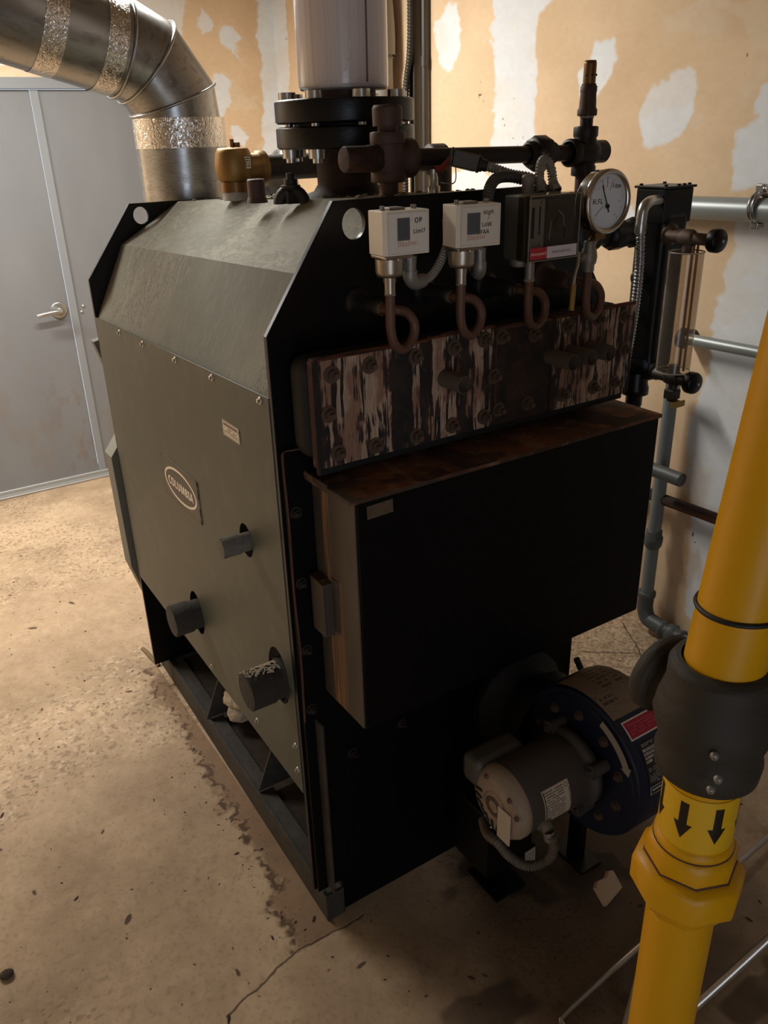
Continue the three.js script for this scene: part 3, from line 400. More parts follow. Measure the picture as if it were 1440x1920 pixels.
// ---------------------------------------------------------------- steam riser with flanges
{
  const c = [0.417, -0.4], t = thing('steam_riser', 'wide glossy brown steam pipe rising from bolted black flanges on the boiler top', 'pipe', [c[0], 1.75, c[1]]);
  const at = (y) => [c[0], y, c[1]];
  const rMap = canTex(1024, 1024, (g, w, h) => { const gr = g; g.fillStyle = '#d6cac4'; g.fillRect(0, 0, w, h); for (let i = 0; i < 2600; i++) { g.fillStyle = `rgba(${rnd() < 0.5 ? '166,146,138' : '206,194,188'},${0.05 + rnd() * 0.06})`; g.fillRect(rnd() * w, rnd() * h, 2 + rnd() * 6, 40 + rnd() * 260); }
    g.fillStyle = 'rgba(92,58,50,.5)'; for (let i = 0; i < 60; i++) { const x = rnd() * w; g.fillRect(x, h - 10 - rnd() * rnd() * 120, 2 + rnd() * 5, 130); } g.fillRect(0, h - 16, w, 16); });
  part(t, 'jacketed_pipe', lathe(at(1.872), at(3), [[0.06, 0], [0.092, 0.002], [0.0975, 0.008], [0.098, 0.02], [0.098, 1.128], [0.09, 1.128]], 56), phy({ map: rMap, roughness: 0.3, clearcoat: 0.7, clearcoatRoughness: 0.12, bumpMap: lumpBump, bumpScale: 0.0012 }));
  part(t, 'jacket_seam', tube([[c[0] - 0.0, 1.885, c[1] + 0.0985], [c[0] + 0.002, 2.1, c[1] + 0.0985], [c[0] - 0.002, 2.35, c[1] + 0.0985], [c[0], 2.98, c[1] + 0.0985]], 0.0022, 30, 6), std({ color: 0x6d554d, roughness: 0.4 }));
  { const L = []; const pts = [[0.0, 0.09, 1], [0.0, 0.066, 0.6], [0.003, 0.056, 0.8], [0.003, 0.047, 0.8], [0.002, 0.037, 0.9], [0.0, 0.027, 0.9], [-0.004, 0.016, 0.7], [-0.007, 0.008, 0.8]]; for (const [dx, dy, k] of pts) { const a = -0.42 + dx / 0.098; const g = new THREE.TorusGeometry(0.0028 * k, 0.0009, 6, 10); g.rotateY(a); g.translate(c[0] + 0.0988 * Math.sin(a), 1.9 + dy, c[1] + 0.0988 * Math.cos(a)); L.push(g); } part(t, 'white_marks', L, std({ color: 0xe8e6e2, roughness: 0.5 }), 'small white marks'); }
  part(t, 'pipe_neck', cyl(at(1.856), at(1.9), 0.07, 0.07, 40), M.pipeBrown);
  const fl = (y0, y1) => lathe(at(y0), at(3), [[0.05, 0], [0.148, 0], [0.153, 0.004], [0.153, y1 - y0 - 0.004], [0.149, y1 - y0], [0.05, y1 - y0]], 56);
  part(t, 'flange', fl(1.81, 1.856), M.black); part(t, 'flange', fl(1.76, 1.804), M.black);
  part(t, 'gasket', cyl(at(1.803), at(1.811), 0.108, 0.108, 40), M.rubber);
  for (let k = 0; k < 8; k++) { const a = k / 8 * Math.PI * 2 + 0.25, x = c[0] + 0.127 * Math.cos(a), z = c[1] + 0.127 * Math.sin(a); part(t, 'flange_bolt', [nut([x, 1.856, z], [0, 1, 0], 0.019, 0.015, 0), cyl([x, 1.735, z], [x, 1.86, z], 0.009), nut([x, 1.76, z], [0, -1, 0], 0.019, 0.018, 0), cyl([x, 1.745, z], [x, 1.733, z], 0.0105, 0.0105, 16)], M.zinc); }
}
// ---------------------------------------------------------------- safety valve with its outlet pipe
{
  const x = 0.297, z = -0.754, y = 1.642, t = thing('safety_valve', 'brass safety valve with a small tag at the back of the boiler top', 'valve', [x, y, z]);
  part(t, 'inlet_nipple', lathe([x, y, z], [x, 3, z], [[0.036, 0], [0.036, 0.022]], 24), M.cladding); part(t, 'inlet_hex', nut([x, y + 0.02, z], [0, 1, 0], 0.044, 0.024, 0), M.bronze);
  part(t, 'valve_body', lathe([x, y + 0.044, z], [x, 3, z], [[0.036, 0], [0.042, 0.006], [0.047, 0.024], [0.0475, 0.042], [0.044, 0.066], [0.04, 0.074], [0.036, 0.078], [0.001, 0.08]], 36), M.brass);
  part(t, 'test_pin', [cyl([x, y + 0.12, z], [x, y + 0.142, z], 0.005), cyl([x + 0.012, y + 0.12, z], [x + 0.012, y + 0.134, z], 0.009)], M.bronze);
  part(t, 'outlet', lathe([x + 0.02, y + 0.072, z], [9, y + 0.072, z], [[0.036, 0], [0.037, 0.04], [0.042, 0.042], [0.042, 0.062], [0.034, 0.064]], 28), M.brass);
  { const g = new THREE.BoxGeometry(0.018, 0.03, 0.0012); g.rotateY(-0.35); g.translate(x + 0.017 - 0.0, y + 0.088, z + 0.046); part(t, 'tag', g, std({ map: canTex(64, 96, (q, w, h) => { q.fillStyle = '#e2d6b4'; q.fillRect(0, 0, w, h); q.strokeStyle = '#3a2e20'; q.lineWidth = 5; q.strokeRect(2, 2, w - 4, h - 4); textLines(q, 10, 12, 44, 74, 4, '#3a2e20'); }), roughness: 0.5 })); }
  solo('discharge_pipe', [cyl([x + 0.075, y + 0.072, z], [0.92, y + 0.072, z], 0.031, 0.031, 32), lathe([0.9, y + 0.072, z], [9, y + 0.072, z], [[0.031, 0], [0.042, 0.004], [0.042, 0.05], [0.031, 0.054]], 28), cyl([0.945, y + 0.1, z], [0.945, 0.3, z], 0.031, 0.031, 28)], M.steel, 'brown discharge pipe running right from the brass safety valve', 'pipe');
}
// ---------------------------------------------------------------- header piping above the front plate
{
  const z = -0.1, y = 1.742, t = thing('steam_header', 'black threaded pipe with tee, union and cross above the front plate', 'pipe fitting', [0.33, 1.68, z]);
  const tx = 0.332, cx = 0.855;
  const tee = part(t, 'tee', [lathe([tx, 1.7, z], [tx, 3, z], [[0.028, 0], [0.034, 0.002], [0.034, 0.018], [0.03, 0.022], [0.036, 0.045], [0.03, 0.068], [0.034, 0.07], [0.034, 0.088], [0.028, 0.09]], 32), lathe([tx, y, z], [9, y, z], [[0.03, 0], [0.03, 0.03], [0.036, 0.032], [0.036, 0.052], [0.026, 0.054]], 32)], M.pipeBrown);
  part(t, 'nipple', [cyl([tx, 1.672, z], [tx, 1.702, z], 0.019), cyl([tx, 1.785, z], [tx, 1.803, z], 0.019)], M.pipeBrown);
  part(t, 'pipe_cap', lathe([tx, 1.799, z], [tx, 3, z], [[0.028, 0], [0.0285, 0.03], [0.025, 0.036], [0.001, 0.037]], 28), M.pipeBrown);
  part(t, 'plug_nipple', lathe([tx - 0.02, y + 0.002, z], [-9, y + 0.002, z], [[0.026, 0], [0.024, 0.025], [0.023, 0.028], [0.023, 0.076], [0.021, 0.079], [0.001, 0.079]], 28), std({ map: rustMap, color: 0x9a8272, roughness: 0.7 }));
  part(t, 'pipe', cyl([tx + 0.04, y, z], [cx - 0.04, y - 0.006, z], 0.0168, 0.0168, 28), M.pipeBlack);
  const ux = 0.72; part(t, 'union', [lathe([ux - 0.035, y - 0.004, z], [9, y - 0.004, z], [[0.02, 0], [0.025, 0.004], [0.026, 0.03], [0.026, 0.065], [0.022, 0.075]], 28), lathe([ux - 0.018, y - 0.004, z], [9, y - 0.004, z], [[0.026, 0], [0.036, 0.003], [0.036, 0.034], [0.028, 0.042]], 8)], M.pipeBlack);
  const cross = part(t, 'cross_fitting', [lathe([cx, y - 0.055, z], [cx, 3, z], [[0.022, 0], [0.027, 0.002], [0.027, 0.02], [0.024, 0.024], [0.033, 0.05], [0.024, 0.078], [0.027, 0.082], [0.027, 0.1], [0.022, 0.102]], 32), lathe([cx - 0.05, y - 0.006, z], [9, y - 0.006, z], [[0.024, 0], [0.029, 0.002], [0.029, 0.02], [0.026, 0.024], [0.034, 0.05], [0.026, 0.076], [0.024, 0.08], [0.024, 0.108], [0.022, 0.111], [0.001, 0.111]], 32)], M.pipeBlack);
  part(t, 'drop_pipe', [cyl([cx, y - 0.05, z], [cx, 1.59, z], 0.0168, 0.0168, 24)], M.pipeBrown);
  part(t, 'lower_tee', [lathe([cx, 1.505, z], [cx, 3, z], [[0.02, 0], [0.027, 0.002], [0.027, 0.02], [0.024, 0.024], [0.034, 0.05], [0.024, 0.075], [0.027, 0.08], [0.027, 0.098]], 28), lathe([cx, 1.552, z], [9, 1.552, z], [[0.026, 0], [0.026, 0.03], [0.03, 0.034], [0.03, 0.05], [0.02, 0.052], [0.02, 0.09]], 28)], M.pipeBlack);
  // vacuum breaker on the top of the cross
  const v = thing('vacuum_breaker', 'small brown relief fitting standing on the black pipe cross', 'valve', [cx, y + 0.045, z]); const b = y + 0.046;
  part(v, 'nipple', [cyl([cx, b - 0.006, z], [cx, b + 0.02, z], 0.014), lathe([cx, b - 0.004, z], [cx, 3, z], [[0.02, 0], [0.017, 0.004]], 20)], M.pipeBlack); part(v, 'thread_tape', cyl([cx, b + 0.017, z], [cx, b + 0.022, z], 0.0155), M.fitting);
  part(v, 'bell_reducer', lathe([cx, b + 0.021, z], [cx, 3, z], [[0.02, 0], [0.0215, 0.002], [0.0215, 0.012], [0.0185, 0.016], [0.017, 0.045], [0.018, 0.047], [0.018, 0.058], [0.012, 0.06]], 28), M.pipeBrown);
  part(v, 'collar', nut([cx, b + 0.078, z], [0, 1, 0], 0.0165, 0.006, 0), M.pipeBrown);
  part(v, 'vented_cap', lathe([cx, b + 0.082, z], [cx, 3, z], [[0.0125, 0], [0.0135, 0.004], [0.0135, 0.04], [0.012, 0.046], [0.001, 0.047]], 28), M.bronze);
  const hole = cyl([0, 0, -0.001], [0, 0, 0.002], 0.0022, 0.0022, 12); for (const a of [-0.9, 0.1, 1.1]) place(v, 'vent_hole', hole, M.rubber, V(cx + 0.0132 * Math.sin(a - 0.5), b + 0.1, z + 0.0132 * Math.cos(a - 0.5)));
}
// ---------------------------------------------------------------- pressure controls
// siphon from a nipple at (x, y): loops right and down, then up the stem to yTop
function siphon(parent, x, y, yTop, z = 0.134, s = 1) {
  const sx = x - 0.009;
  part(parent, 'siphon', [tube([[x, y, 0.085], [x + 0.002, y + 0.0, 0.108], [x + 0.018, y - 0.001, 0.117], [x + 0.038, y - 0.009, 0.118], [x + 0.051, y - 0.03, 0.12], [x + 0.044, y - 0.055, 0.123], [x + 0.022, y - 0.069, 0.127], [x + 0.001, y - 0.058, 0.131], [sx, y - 0.03, z], [sx, y + 0.005, z], [sx, yTop, z]], 0.0086, 110, 14)], M.copper, 'brown looped siphon pipe');
  part(parent, 'siphon_nut', [lathe([x, y, 0.088], [x, y, 1], [[0.013, 0], [0.013, 0.007], [0.01, 0.009]], 6)], M.bolt);
  return [sx, z];
}
function handTex(w, h, base, logo, words, win) { return canTex(w, h, (g) => { g.fillStyle = base; g.fillRect(0, 0, w, h); g.strokeStyle = 'rgba(120,108,90,.5)'; g.lineWidth = 3; g.strokeRect(6, 6, w - 12, h - 12);
  g.fillStyle = '#8d867c'; g.fillRect(win[0] - 5, win[1] - 5, win[2] + 10, win[3] + 10); g.fillStyle = '#55555a'; g.fillRect(win[0], win[1], win[2], win[3]); g.fillStyle = '#3c3c42'; for (let i = 0; i < 4; i++) g.fillRect(win[0] + win[2] * (0.15 + 0.22 * i), win[1] + 6, 3, win[3] - 12);
  g.fillStyle = '#b0564e'; g.font = 'italic 54px serif'; g.save(); g.translate(win[0] - 6, win[1] + win[3] + 56); g.rotate(-0.05); g.fillText(logo, 0, 0); g.restore(); g.strokeStyle = '#b0564e'; g.lineWidth = 3; g.beginPath(); g.moveTo(win[0] - 4, win[1] + win[3] + 18); g.lineTo(win[0] + 60, win[1] + win[3] + 14); g.stroke();
  for (const [s, x, y, k, r] of words) { g.save(); g.translate(x, y); g.rotate(r); g.fillStyle = '#1e1a18'; g.font = `bold ${k}px sans-serif`; g.fillText(s, 0, 0); g.restore(); } }); }
function pressureSwitch(x, y, label, map, turn, group) {
  const t = thing('pressure_switch', label, 'pressure switch', [x, 1.5, 0.1], group);
  const [sx, z] = siphon(t, x, y, 1.535);
  const px = sx - 0.022, w = 0.086, h = 0.07, y0 = 1.602, d = 0.052, zc = z - 0.002;
  const rot = (g) => { g.translate(-sx, 0, -z); g.rotateY(turn); g.translate(sx, 0, z); return g; };
  part(t, 'housing', rot(poly([[px, zc - d / 2], [px + w, zc - d / 2], [px + w, zc + d / 2], [px + 0.006, zc + d / 2], [px, zc + d / 2 - 0.006]].map(p => [p[0], p[1]]), y0, y0 + h, 'xz', [], 0.0015)), M.beige);
  { const g = new THREE.BoxGeometry(w - 0.008, h - 0.005, 0.0015); g.translate(px + w / 2 + 0.002, y0 + h / 2, zc + d / 2 + 0.0004); part(t, 'front_cover', rot(g), std({ map, roughness: 0.5 }), 'printed front with handwriting'); }
  part(t, 'terminal_cap', rot(merge([box(px + 0.02, y0 + h, zc - 0.02, px + 0.05, y0 + h + 0.004, zc + 0.01, 0.001), cyl([px + 0.012, y0 + h, zc], [px + 0.012, y0 + h + 0.007, zc], 0.004), cyl([px + 0.072, y0 + h, zc], [px + 0.072, y0 + h + 0.006, zc], 0.005)])), M.fitting);
  part(t, 'base_flange', rot(merge([box(px + 0.001, y0 - 0.006, zc - d / 2 + 0.002, px + 0.052, y0, zc + d / 2, 0.002), ...[[px + 0.006, zc + 0.022], [px + 0.026, zc + 0.0255], [px + 0.047, zc + 0.022]].map(p => cyl([p[0], y0 - 0.0075, p[1]], [p[0], y0 - 0.0045, p[1]], 0.003, 0.003, 10))])), M.nickel);
  part(t, 'bellows', lathe([sx, y0 - 0.006, z], [sx, -9, z], [[0.024, 0], [0.0235, 0.022], [0.021, 0.029], [0.012, 0.031]], 36), M.nickel);
  part(t, 'stem_nut', [nut([sx, y0 - 0.036, z], [0, -1, 0], 0.0115, 0.01, 0), lathe([sx, y0 - 0.045, z], [sx, -9, z], [[0.0095, 0], [0.0095, 0.02], [0.0085, 0.021]], 24)], M.nickel);
  part(t, 'thread_tape', cyl([sx, y0 - 0.067, z], [sx, y0 - 0.064, z], 0.0098), M.cladding);
  // cable gland and elbow below the right-hand side
  const gx = px + w - 0.02; part(t, 'cable_gland', [cyl([gx, y0 - 0.006, zc], [gx, y0, zc], 0.006), nut([gx, y0 - 0.006, zc], [0, -1, 0], 0.0115, 0.013, 0), lathe([gx, y0 - 0.018, zc], [gx, -9, zc], [[0.01, 0], [0.0105, 0.004], [0.0105, 0.012]], 20)], M.fitting);
  return [gx, y0 - 0.03, zc];
}
const s1 = pressureSwitch(0.185, 1.505, 'pressure switch marked OP Limit, leftmost of the controls on the front plate', handTex(430, 350, '#ddd6c8', 'Danfoss', [['OP', 282, 96, 62, -0.02], ['Limi7', 268, 186, 50, -0.03]], [104, 50, 126, 184]), -0.06);
const s2 = pressureSwitch(0.338, 1.508, 'pressure switch marked High Low, second of the controls on the front plate', handTex(430, 350, '#d8cfbd', 'Danfoss', [['HigH', 245, 82, 50, -0.06], ['/', 296, 126, 40, 0], ['LoW', 230, 188, 54, -0.02], ['FAA', 214, 252, 54, -0.02]], [72, 62, 138, 184]), -0.14);
{
  const elbow = (p, dir) => [tube([p, [p[0], p[1] - 0.012, p[2]], [p[0] + dir[0] * 0.012, p[1] - 0.022, p[2] + dir[1] * 0.012], [p[0] + dir[0] * 0.035, p[1] - 0.022, p[2] + dir[1] * 0.035]], 0.0125, 24, 14), nut([p[0] + dir[0] * 0.03, p[1] - 0.022, p[2] + dir[1] * 0.03], [dir[0], 0, dir[1]], 0.0125, 0.008, 0)];
  const t = thing('flexible_conduit', 'grey flexible conduit curving right from below the switch marked OP Limit', 'conduit', [s1[0], s1[1], s1[2]]);
  part(t, 'elbow_connector', elbow(s1, [0.95, -0.3]), M.fitting); part(t, 'conduit', flex([[s1[0] + 0.03, s1[1] - 0.022, s1[2] - 0.01], [s1[0] + 0.055, s1[1] - 0.019, s1[2] - 0.018], [s1[0] + 0.085, s1[1] + 0.0, s1[2] - 0.03], [s1[0] + 0.112, s1[1] + 0.03, s1[2] - 0.045], [s1[0] + 0.13, s1[1] + 0.07, s1[2] - 0.07]], 0.0075), M.flexGrey);
  const u = thing('flexible_conduit', 'short grey flexible conduit with an elbow below the switch marked High Low', 'conduit', [s2[0], s2[1], s2[2]]);
  part(u, 'elbow_connector', elbow(s2, [0.5, -0.85]), M.fitting); part(u, 'conduit', flex([[s2[0] + 0.015, s2[1] - 0.022, s2[2] - 0.028], [s2[0] + 0.028, s2[1] - 0.018, s2[2] - 0.055], [s2[0] + 0.03, s2[1] + 0.02, s2[2] - 0.09]], 0.0085), M.flexGrey);
}
{ // modulating pressure control with a clear cover
  const t = thing('pressure_control', 'dark pressure control with a clear cover and a red maker label, left of the gauge', 'pressure control', [0.5, 1.5, 0.1]);
  const [sx, z] = siphon(t, 0.5, 1.502, 1.53, 0.136);
  const x0 = 0.472, x1 = 0.598, y0 = 1.562, y1 = 1.676, zf = 0.15;
  part(t, 'case', box(x0, y0, zf - 0.07, x1, y1, zf - 0.012, 0.003), M.darkBox);
  part(t, 'scale_plate', [box(x0 + 0.008, y0 + 0.018, zf - 0.012, x0 + 0.045, y1 - 0.006, zf - 0.008, 0.001)], std({ color: 0xa3a6aa, metalness: 0.1, roughness: 0.5 }));
  part(t, 'scale_slot', [box(x0 + 0.013, y0 + 0.04, zf - 0.0085, x0 + 0.019, y1 - 0.02, zf - 0.007), box(x0 + 0.031, y0 + 0.045, zf - 0.0085, x0 + 0.034, y1 - 0.018, zf - 0.007)], M.rubber);
  part(t, 'screw', [cyl([x0 + 0.038, y1 - 0.012, zf - 0.009], [x0 + 0.038, y1 - 0.012, zf - 0.005], 0.0035), cyl([x0 + 0.036, y0 + 0.028, zf - 0.009], [x0 + 0.036, y0 + 0.028, zf - 0.004], 0.0042)], M.zinc);
  part(t, 'mechanism', [box(x0 + 0.052, y0 + 0.02, zf - 0.012, x1 - 0.006, y1 - 0.008, zf - 0.01), cyl([x0 + 0.085, y0 + 0.062, zf - 0.011], [x0 + 0.085, y0 + 0.062, zf - 0.005], 0.014), box(x0 + 0.098, y0 + 0.035, zf - 0.011, x0 + 0.115, y0 + 0.07, zf - 0.006, 0.001)], std({ color: 0x4a3d34, roughness: 0.5 }));
  part(t, 'wire', [tube([[x0 + 0.06, y0 + 0.035, zf - 0.009], [x0 + 0.061, y0 + 0.068, zf - 0.007]], 0.0008, 8, 6), tube([[x0 + 0.08, y0 + 0.085, zf - 0.008], [x0 + 0.088, y0 + 0.075, zf - 0.004], [x0 + 0.092, y0 + 0.06, zf - 0.005], [x0 + 0.099, y0 + 0.056, zf - 0.006]], 0.0009, 14, 6)], M.zinc);
  const shell = [box(x0 + 0.001, y0 + 0.001, zf, x1 - 0.001, y1 - 0.001, zf + 0.0018), box(x0 - 0.0018, y0, zf - 0.03, x0, y1, zf + 0.0018), box(x1, y0, zf - 0.03, x1 + 0.0018, y1, zf + 0.0018), box(x0, y1, zf - 0.03, x1, y1 + 0.0018, zf + 0.0018), box(x0, y0 - 0.0018, zf - 0.03, x1, y0, zf + 0.0018)];
  part(t, 'clear_cover', shell, phy({ color: 0xe8e4dc, transmission: 1, thickness: 0, roughness: 0.02, ior: 1.45, specularIntensity: 0.4 }), 'clear plastic cover');
  part(t, 'cover_edge', [[x0, y0, x1, y0], [x0, y1, x1, y1], [x0, y0, x0, y1], [x1, y0, x1, y1]].map(([a, b, c, d]) => cyl([a, b, zf + 0.001], [c, d, zf + 0.001], 0.0012, 0.0012, 8)), std({ color: 0x8d867c, roughness: 0.3 }));
  const lb = canTex(512, 96, (g, w, h) => { g.fillStyle = '#c02a30'; g.fillRect(0, 0, 180, h); g.fillStyle = '#dcd6dc'; g.fillRect(180, 0, w, h); g.fillStyle = '#f0d8d4'; g.font = 'bold 33px sans-serif'; g.textAlign = 'center'; g.fillText('Honeywell', 90, 62); g.fillStyle = '#7a7384'; g.font = 'bold 30px sans-serif'; g.fillText('PRESSURETROL', 345, 60); });
  plate(t, 'maker_label', [(x0 + x1) / 2 - 0.001, y0 + 0.0135, zf + 0.0026], 0.118, 0.021, 'z', lb, 'red and white maker label', 0, 0.001);
  part(t, 'bellows', [lathe([sx, y0, z - 0.03], [sx, -9, z - 0.03], [[0.018, 0], [0.018, 0.012], [0.012, 0.014]], 28), lathe([sx, y0, z], [sx, -9, z], [[0.009, 0], [0.009, 0.03], [0.0098, 0.031], [0.0098, 0.036], [0.0085, 0.037]], 20)], M.fitting);
  part(t, 'thread_tape', cyl([sx, 1.524, z], [sx, 1.529, z], 0.0102), M.cladding);
}
{ // pressure gauge on a ball valve
  const t = thing('pressure_gauge', 'round chrome rimmed pressure gauge with a white dial, rightmost of the controls', 'gauge', [0.66, 1.5, 0.1]);
  const [sx, z] = siphon(t, 0.655, 1.5, 1.525, 0.136);
  const gx = 0.673, gy = 1.655, zf = 0.152, R = 0.058;
  part(t, 'gauge_case', lathe([gx, gy, zf - 0.036], [gx, gy, 9], [[0.001, 0], [R - 0.004, 0], [R - 0.001, 0.004], [R - 0.001, 0.024]], 56), M.chrome);
  part(t, 'bezel', lathe([gx, gy, zf - 0.012], [gx, gy, 9], [[R - 0.001, 0], [R + 0.001, 0.001], [R + 0.002, 0.006], [R + 0.001, 0.013], [R - 0.004, 0.016], [R - 0.008, 0.011]], 56), M.chrome);
  const dial = canTex(512, 512, (g, w) => { g.fillStyle = '#e6edf2'; g.fillRect(0, 0, w, w); g.translate(256, 256); g.strokeStyle = '#39424c'; for (let i = 0; i <= 50; i++) { const a = (135 + 270 * i / 50) * Math.PI / 180, l = i % 5 ? 12 : 26; g.lineWidth = i % 5 ? 2 : 4; g.beginPath(); g.moveTo(222 * Math.cos(a), 222 * Math.sin(a)); g.lineTo((222 - l) * Math.cos(a), (222 - l) * Math.sin(a)); g.stroke(); }
    g.fillStyle = '#434c56'; g.font = '22px sans-serif'; g.textAlign = 'center'; ['0', '5', '10', '15', '20', '25', '30'].forEach((s, i) => { const a = (135 + 45 * i) * Math.PI / 180; g.fillText(s, 170 * Math.cos(a), 170 * Math.sin(a) + 8); });
    g.fillStyle = '#18161a'; g.font = 'bold 66px sans-serif'; g.save(); g.rotate(0.02); g.fillText('H.FL', -120, 18); g.restore(); g.font = 'bold 58px sans-serif'; g.save(); g.translate(118, -120); g.rotate(0.12); g.fillText('Low', 0, 0); g.restore();
    g.strokeStyle = '#18161a'; g.lineWidth = 6; for (const [a, r0, r1] of [[-1.95, 120, 215], [-1.62, 130, 220], [-1.25, 110, 200], [2.45, 60, 190]]) { g.beginPath(); g.moveTo(r0 * Math.cos(a), r0 * Math.sin(a)); g.lineTo(r1 * Math.cos(a), r1 * Math.sin(a)); g.stroke(); } });
  { const g = new THREE.CircleGeometry(R - 0.006, 56); g.translate(gx, gy, zf - 0.006); part(t, 'dial', g, std({ map: dial, roughness: 0.6 }), 'white dial with handwriting'); }
  { const a = -2.2 + Math.PI / 2 + 0.9; const q = poly([[-0.0016, -0.012], [0.0016, -0.012], [0.0006, 0.042], [-0.0006, 0.042]], 0, 0.0012); q.rotateZ(0.42); q.translate(gx - 0.001, gy - 0.008, zf - 0.003); const h = cyl([gx - 0.001, gy - 0.008, zf - 0.004], [gx - 0.001, gy - 0.008, zf - 0.0005], 0.0042); part(t, 'needle', [q, h], M.rubber); }
  { const g = new THREE.CircleGeometry(R - 0.006, 48); g.translate(gx, gy, zf - 0.0005); part(t, 'gauge_glass', g, M.glass); }
  part(t, 'gauge_stem', [box(gx - 0.014, gy - R - 0.012, zf - 0.036, gx + 0.014, gy - R + 0.004, zf - 0.014, 0.002), cyl([sx + 0.006, 1.575, z - 0.006], [gx - 0.002, gy - R - 0.006, zf - 0.024], 0.009)], M.bronze);
  part(t, 'ball_valve', [lathe([sx, 1.525, z], [sx, 9, z], [[0.009, 0], [0.012, 0.002], [0.012, 0.014], [0.015, 0.018], [0.0165, 0.03], [0.014, 0.044], [0.012, 0.046], [0.012, 0.058], [0.008, 0.06]], 20), cyl([sx - 0.01, 1.556, z], [sx - 0.026, 1.556, z], 0.009), nut([sx - 0.026, 1.556, z], [-1, 0, 0], 0.0075, 0.006, 0)], M.fitting);
  part(t, 'valve_lever', [tube([[sx - 0.03, 1.562, z + 0.004], [sx - 0.038, 1.563, z + 0.008], [sx - 0.044, 1.545, z + 0.014], [sx - 0.06, 1.53, z + 0.024], [sx - 0.066, 1.51, z + 0.028]], 0.0035, 30, 8)], M.zinc);
  part(t, 'lever_grip', tube([[sx - 0.0655, 1.512, z + 0.028], [sx - 0.068, 1.49, z + 0.03], [sx - 0.071, 1.463, z + 0.032]], 0.0055, 16, 10), M.lever);
}

// ---------------------------------------------------------------- conduit runs over the top edge of the front plate
{
  const t = thing('junction_fitting', 'small grey box with a lever and flexible conduit above the second switch', 'conduit fitting', [0.47, 1.7, -0.02]);
  const a = V(0.447, 1.741, -0.055), b = V(0.497, 1.727, -0.03), d = b.clone().sub(a).normalize();
  const bg = new RoundedBoxGeometry(0.052, 0.03, 0.03, 2, 0.003); bg.applyQuaternion(new THREE.Quaternion().setFromUnitVectors(V(1, 0, 0), d)); bg.translate((a.x + b.x) / 2, (a.y + b.y) / 2, (a.z + b.z) / 2); part(t, 'box', bg, M.darkBox);
  part(t, 'end_plate', align(new THREE.CylinderGeometry(0.021, 0.021, 0.003, 4), a, b), M.darkBox);
  part(t, 'connector', [nut(b, [d.x, d.y, d.z], 0.0135, 0.008, 1.2), lathe(b.clone().addScaledVector(d, 0.006), b.clone().addScaledVector(d, 1), [[0.011, 0], [0.011, 0.01]], 16)], M.boltDark);
  part(t, 'conduit', flex([[0.5, 1.726, -0.028], [0.525, 1.718, -0.015], [0.555, 1.707, 0.0], [0.585, 1.7, 0.02], [0.592, 1.69, 0.045], [0.585, 1.68, 0.06]], 0.0088), M.flexGrey);
  const v = thing('drain_cock', 'small valve with a red handle and a wire loop on the boiler top edge', 'valve', [0.41, 1.68, -0.06]);
  part(v, 'valve_body', [lathe([0.41, 1.676, -0.06], [0.41, 9, -0.06], [[0.013, 0], [0.013, 0.014], [0.009, 0.016], [0.009, 0.03], [0.0075, 0.034], [0.0075, 0.045]], 6)], M.zinc);
  part(v, 'handle', tube([[0.41, 1.72, -0.058], [0.425, 1.722, -0.055], [0.437, 1.73, -0.055], [0.447, 1.738, -0.055]], 0.0065, 20, 10), M.redHandle, 'red handle');
  part(v, 'wire_loop', tube([[0.452, 1.745, -0.05], [0.452, 1.725, -0.045], [0.449, 1.702, -0.04], [0.44, 1.694, -0.04], [0.418, 1.697, -0.05]], 0.0012, 30, 6), M.zinc);
  const c = thing('flexible_conduit', 'dark flexible conduit rising from behind the second switch to a round elbow', 'conduit', [0.5, 1.66, 0.02]);
  part(c, 'conduit', flex([[0.455, 1.655, 0.05], [0.472, 1.685, 0.035], [0.5, 1.702, 0.022], [0.535, 1.704, 0.02], [0.56, 1.698, 0.03]], 0.0105), std({ color: 0x55514c, roughness: 0.6, metalness: 0.4 }));
  part(c, 'elbow', [lathe([0.556, 1.672, 0.05], [0.556, 9, 0.05], [[0.012, 0], [0.012, 0.018], [0.0135, 0.02], [0.0135, 0.03], [0.01, 0.035], [0.001, 0.036]], 20)], M.flexGrey);
  const l = thing('flexible_conduit', 'flexible conduit looping up out of the clear covered pressure control', 'conduit', [0.59, 1.68, 0.06]);
  part(l, 'conduit', flex([[0.572, 1.676, 0.07], [0.575, 1.705, 0.06], [0.588, 1.727, 0.05], [0.604, 1.731, 0.045], [0.614, 1.715, 0.05], [0.612, 1.69, 0.06], [0.606, 1.676, 0.08]], 0.0088), M.flexGrey);
  { const L = []; for (let i = 0; i < 26; i++) { const a = rnd() * 6.28, e = rnd() * 1.2; L.push(cyl([0.6, 1.738, 0.046], [0.6 + 0.014 * Math.cos(a) * Math.cos(e), 1.738 + 0.014 * Math.sin(e), 0.046 + 0.014 * Math.sin(a) * Math.cos(e)], 0.0004, 0.0002, 4)); } const f = part(l, 'fluff', L, M.cladding); f.userData.kind = 'stuff'; }
}
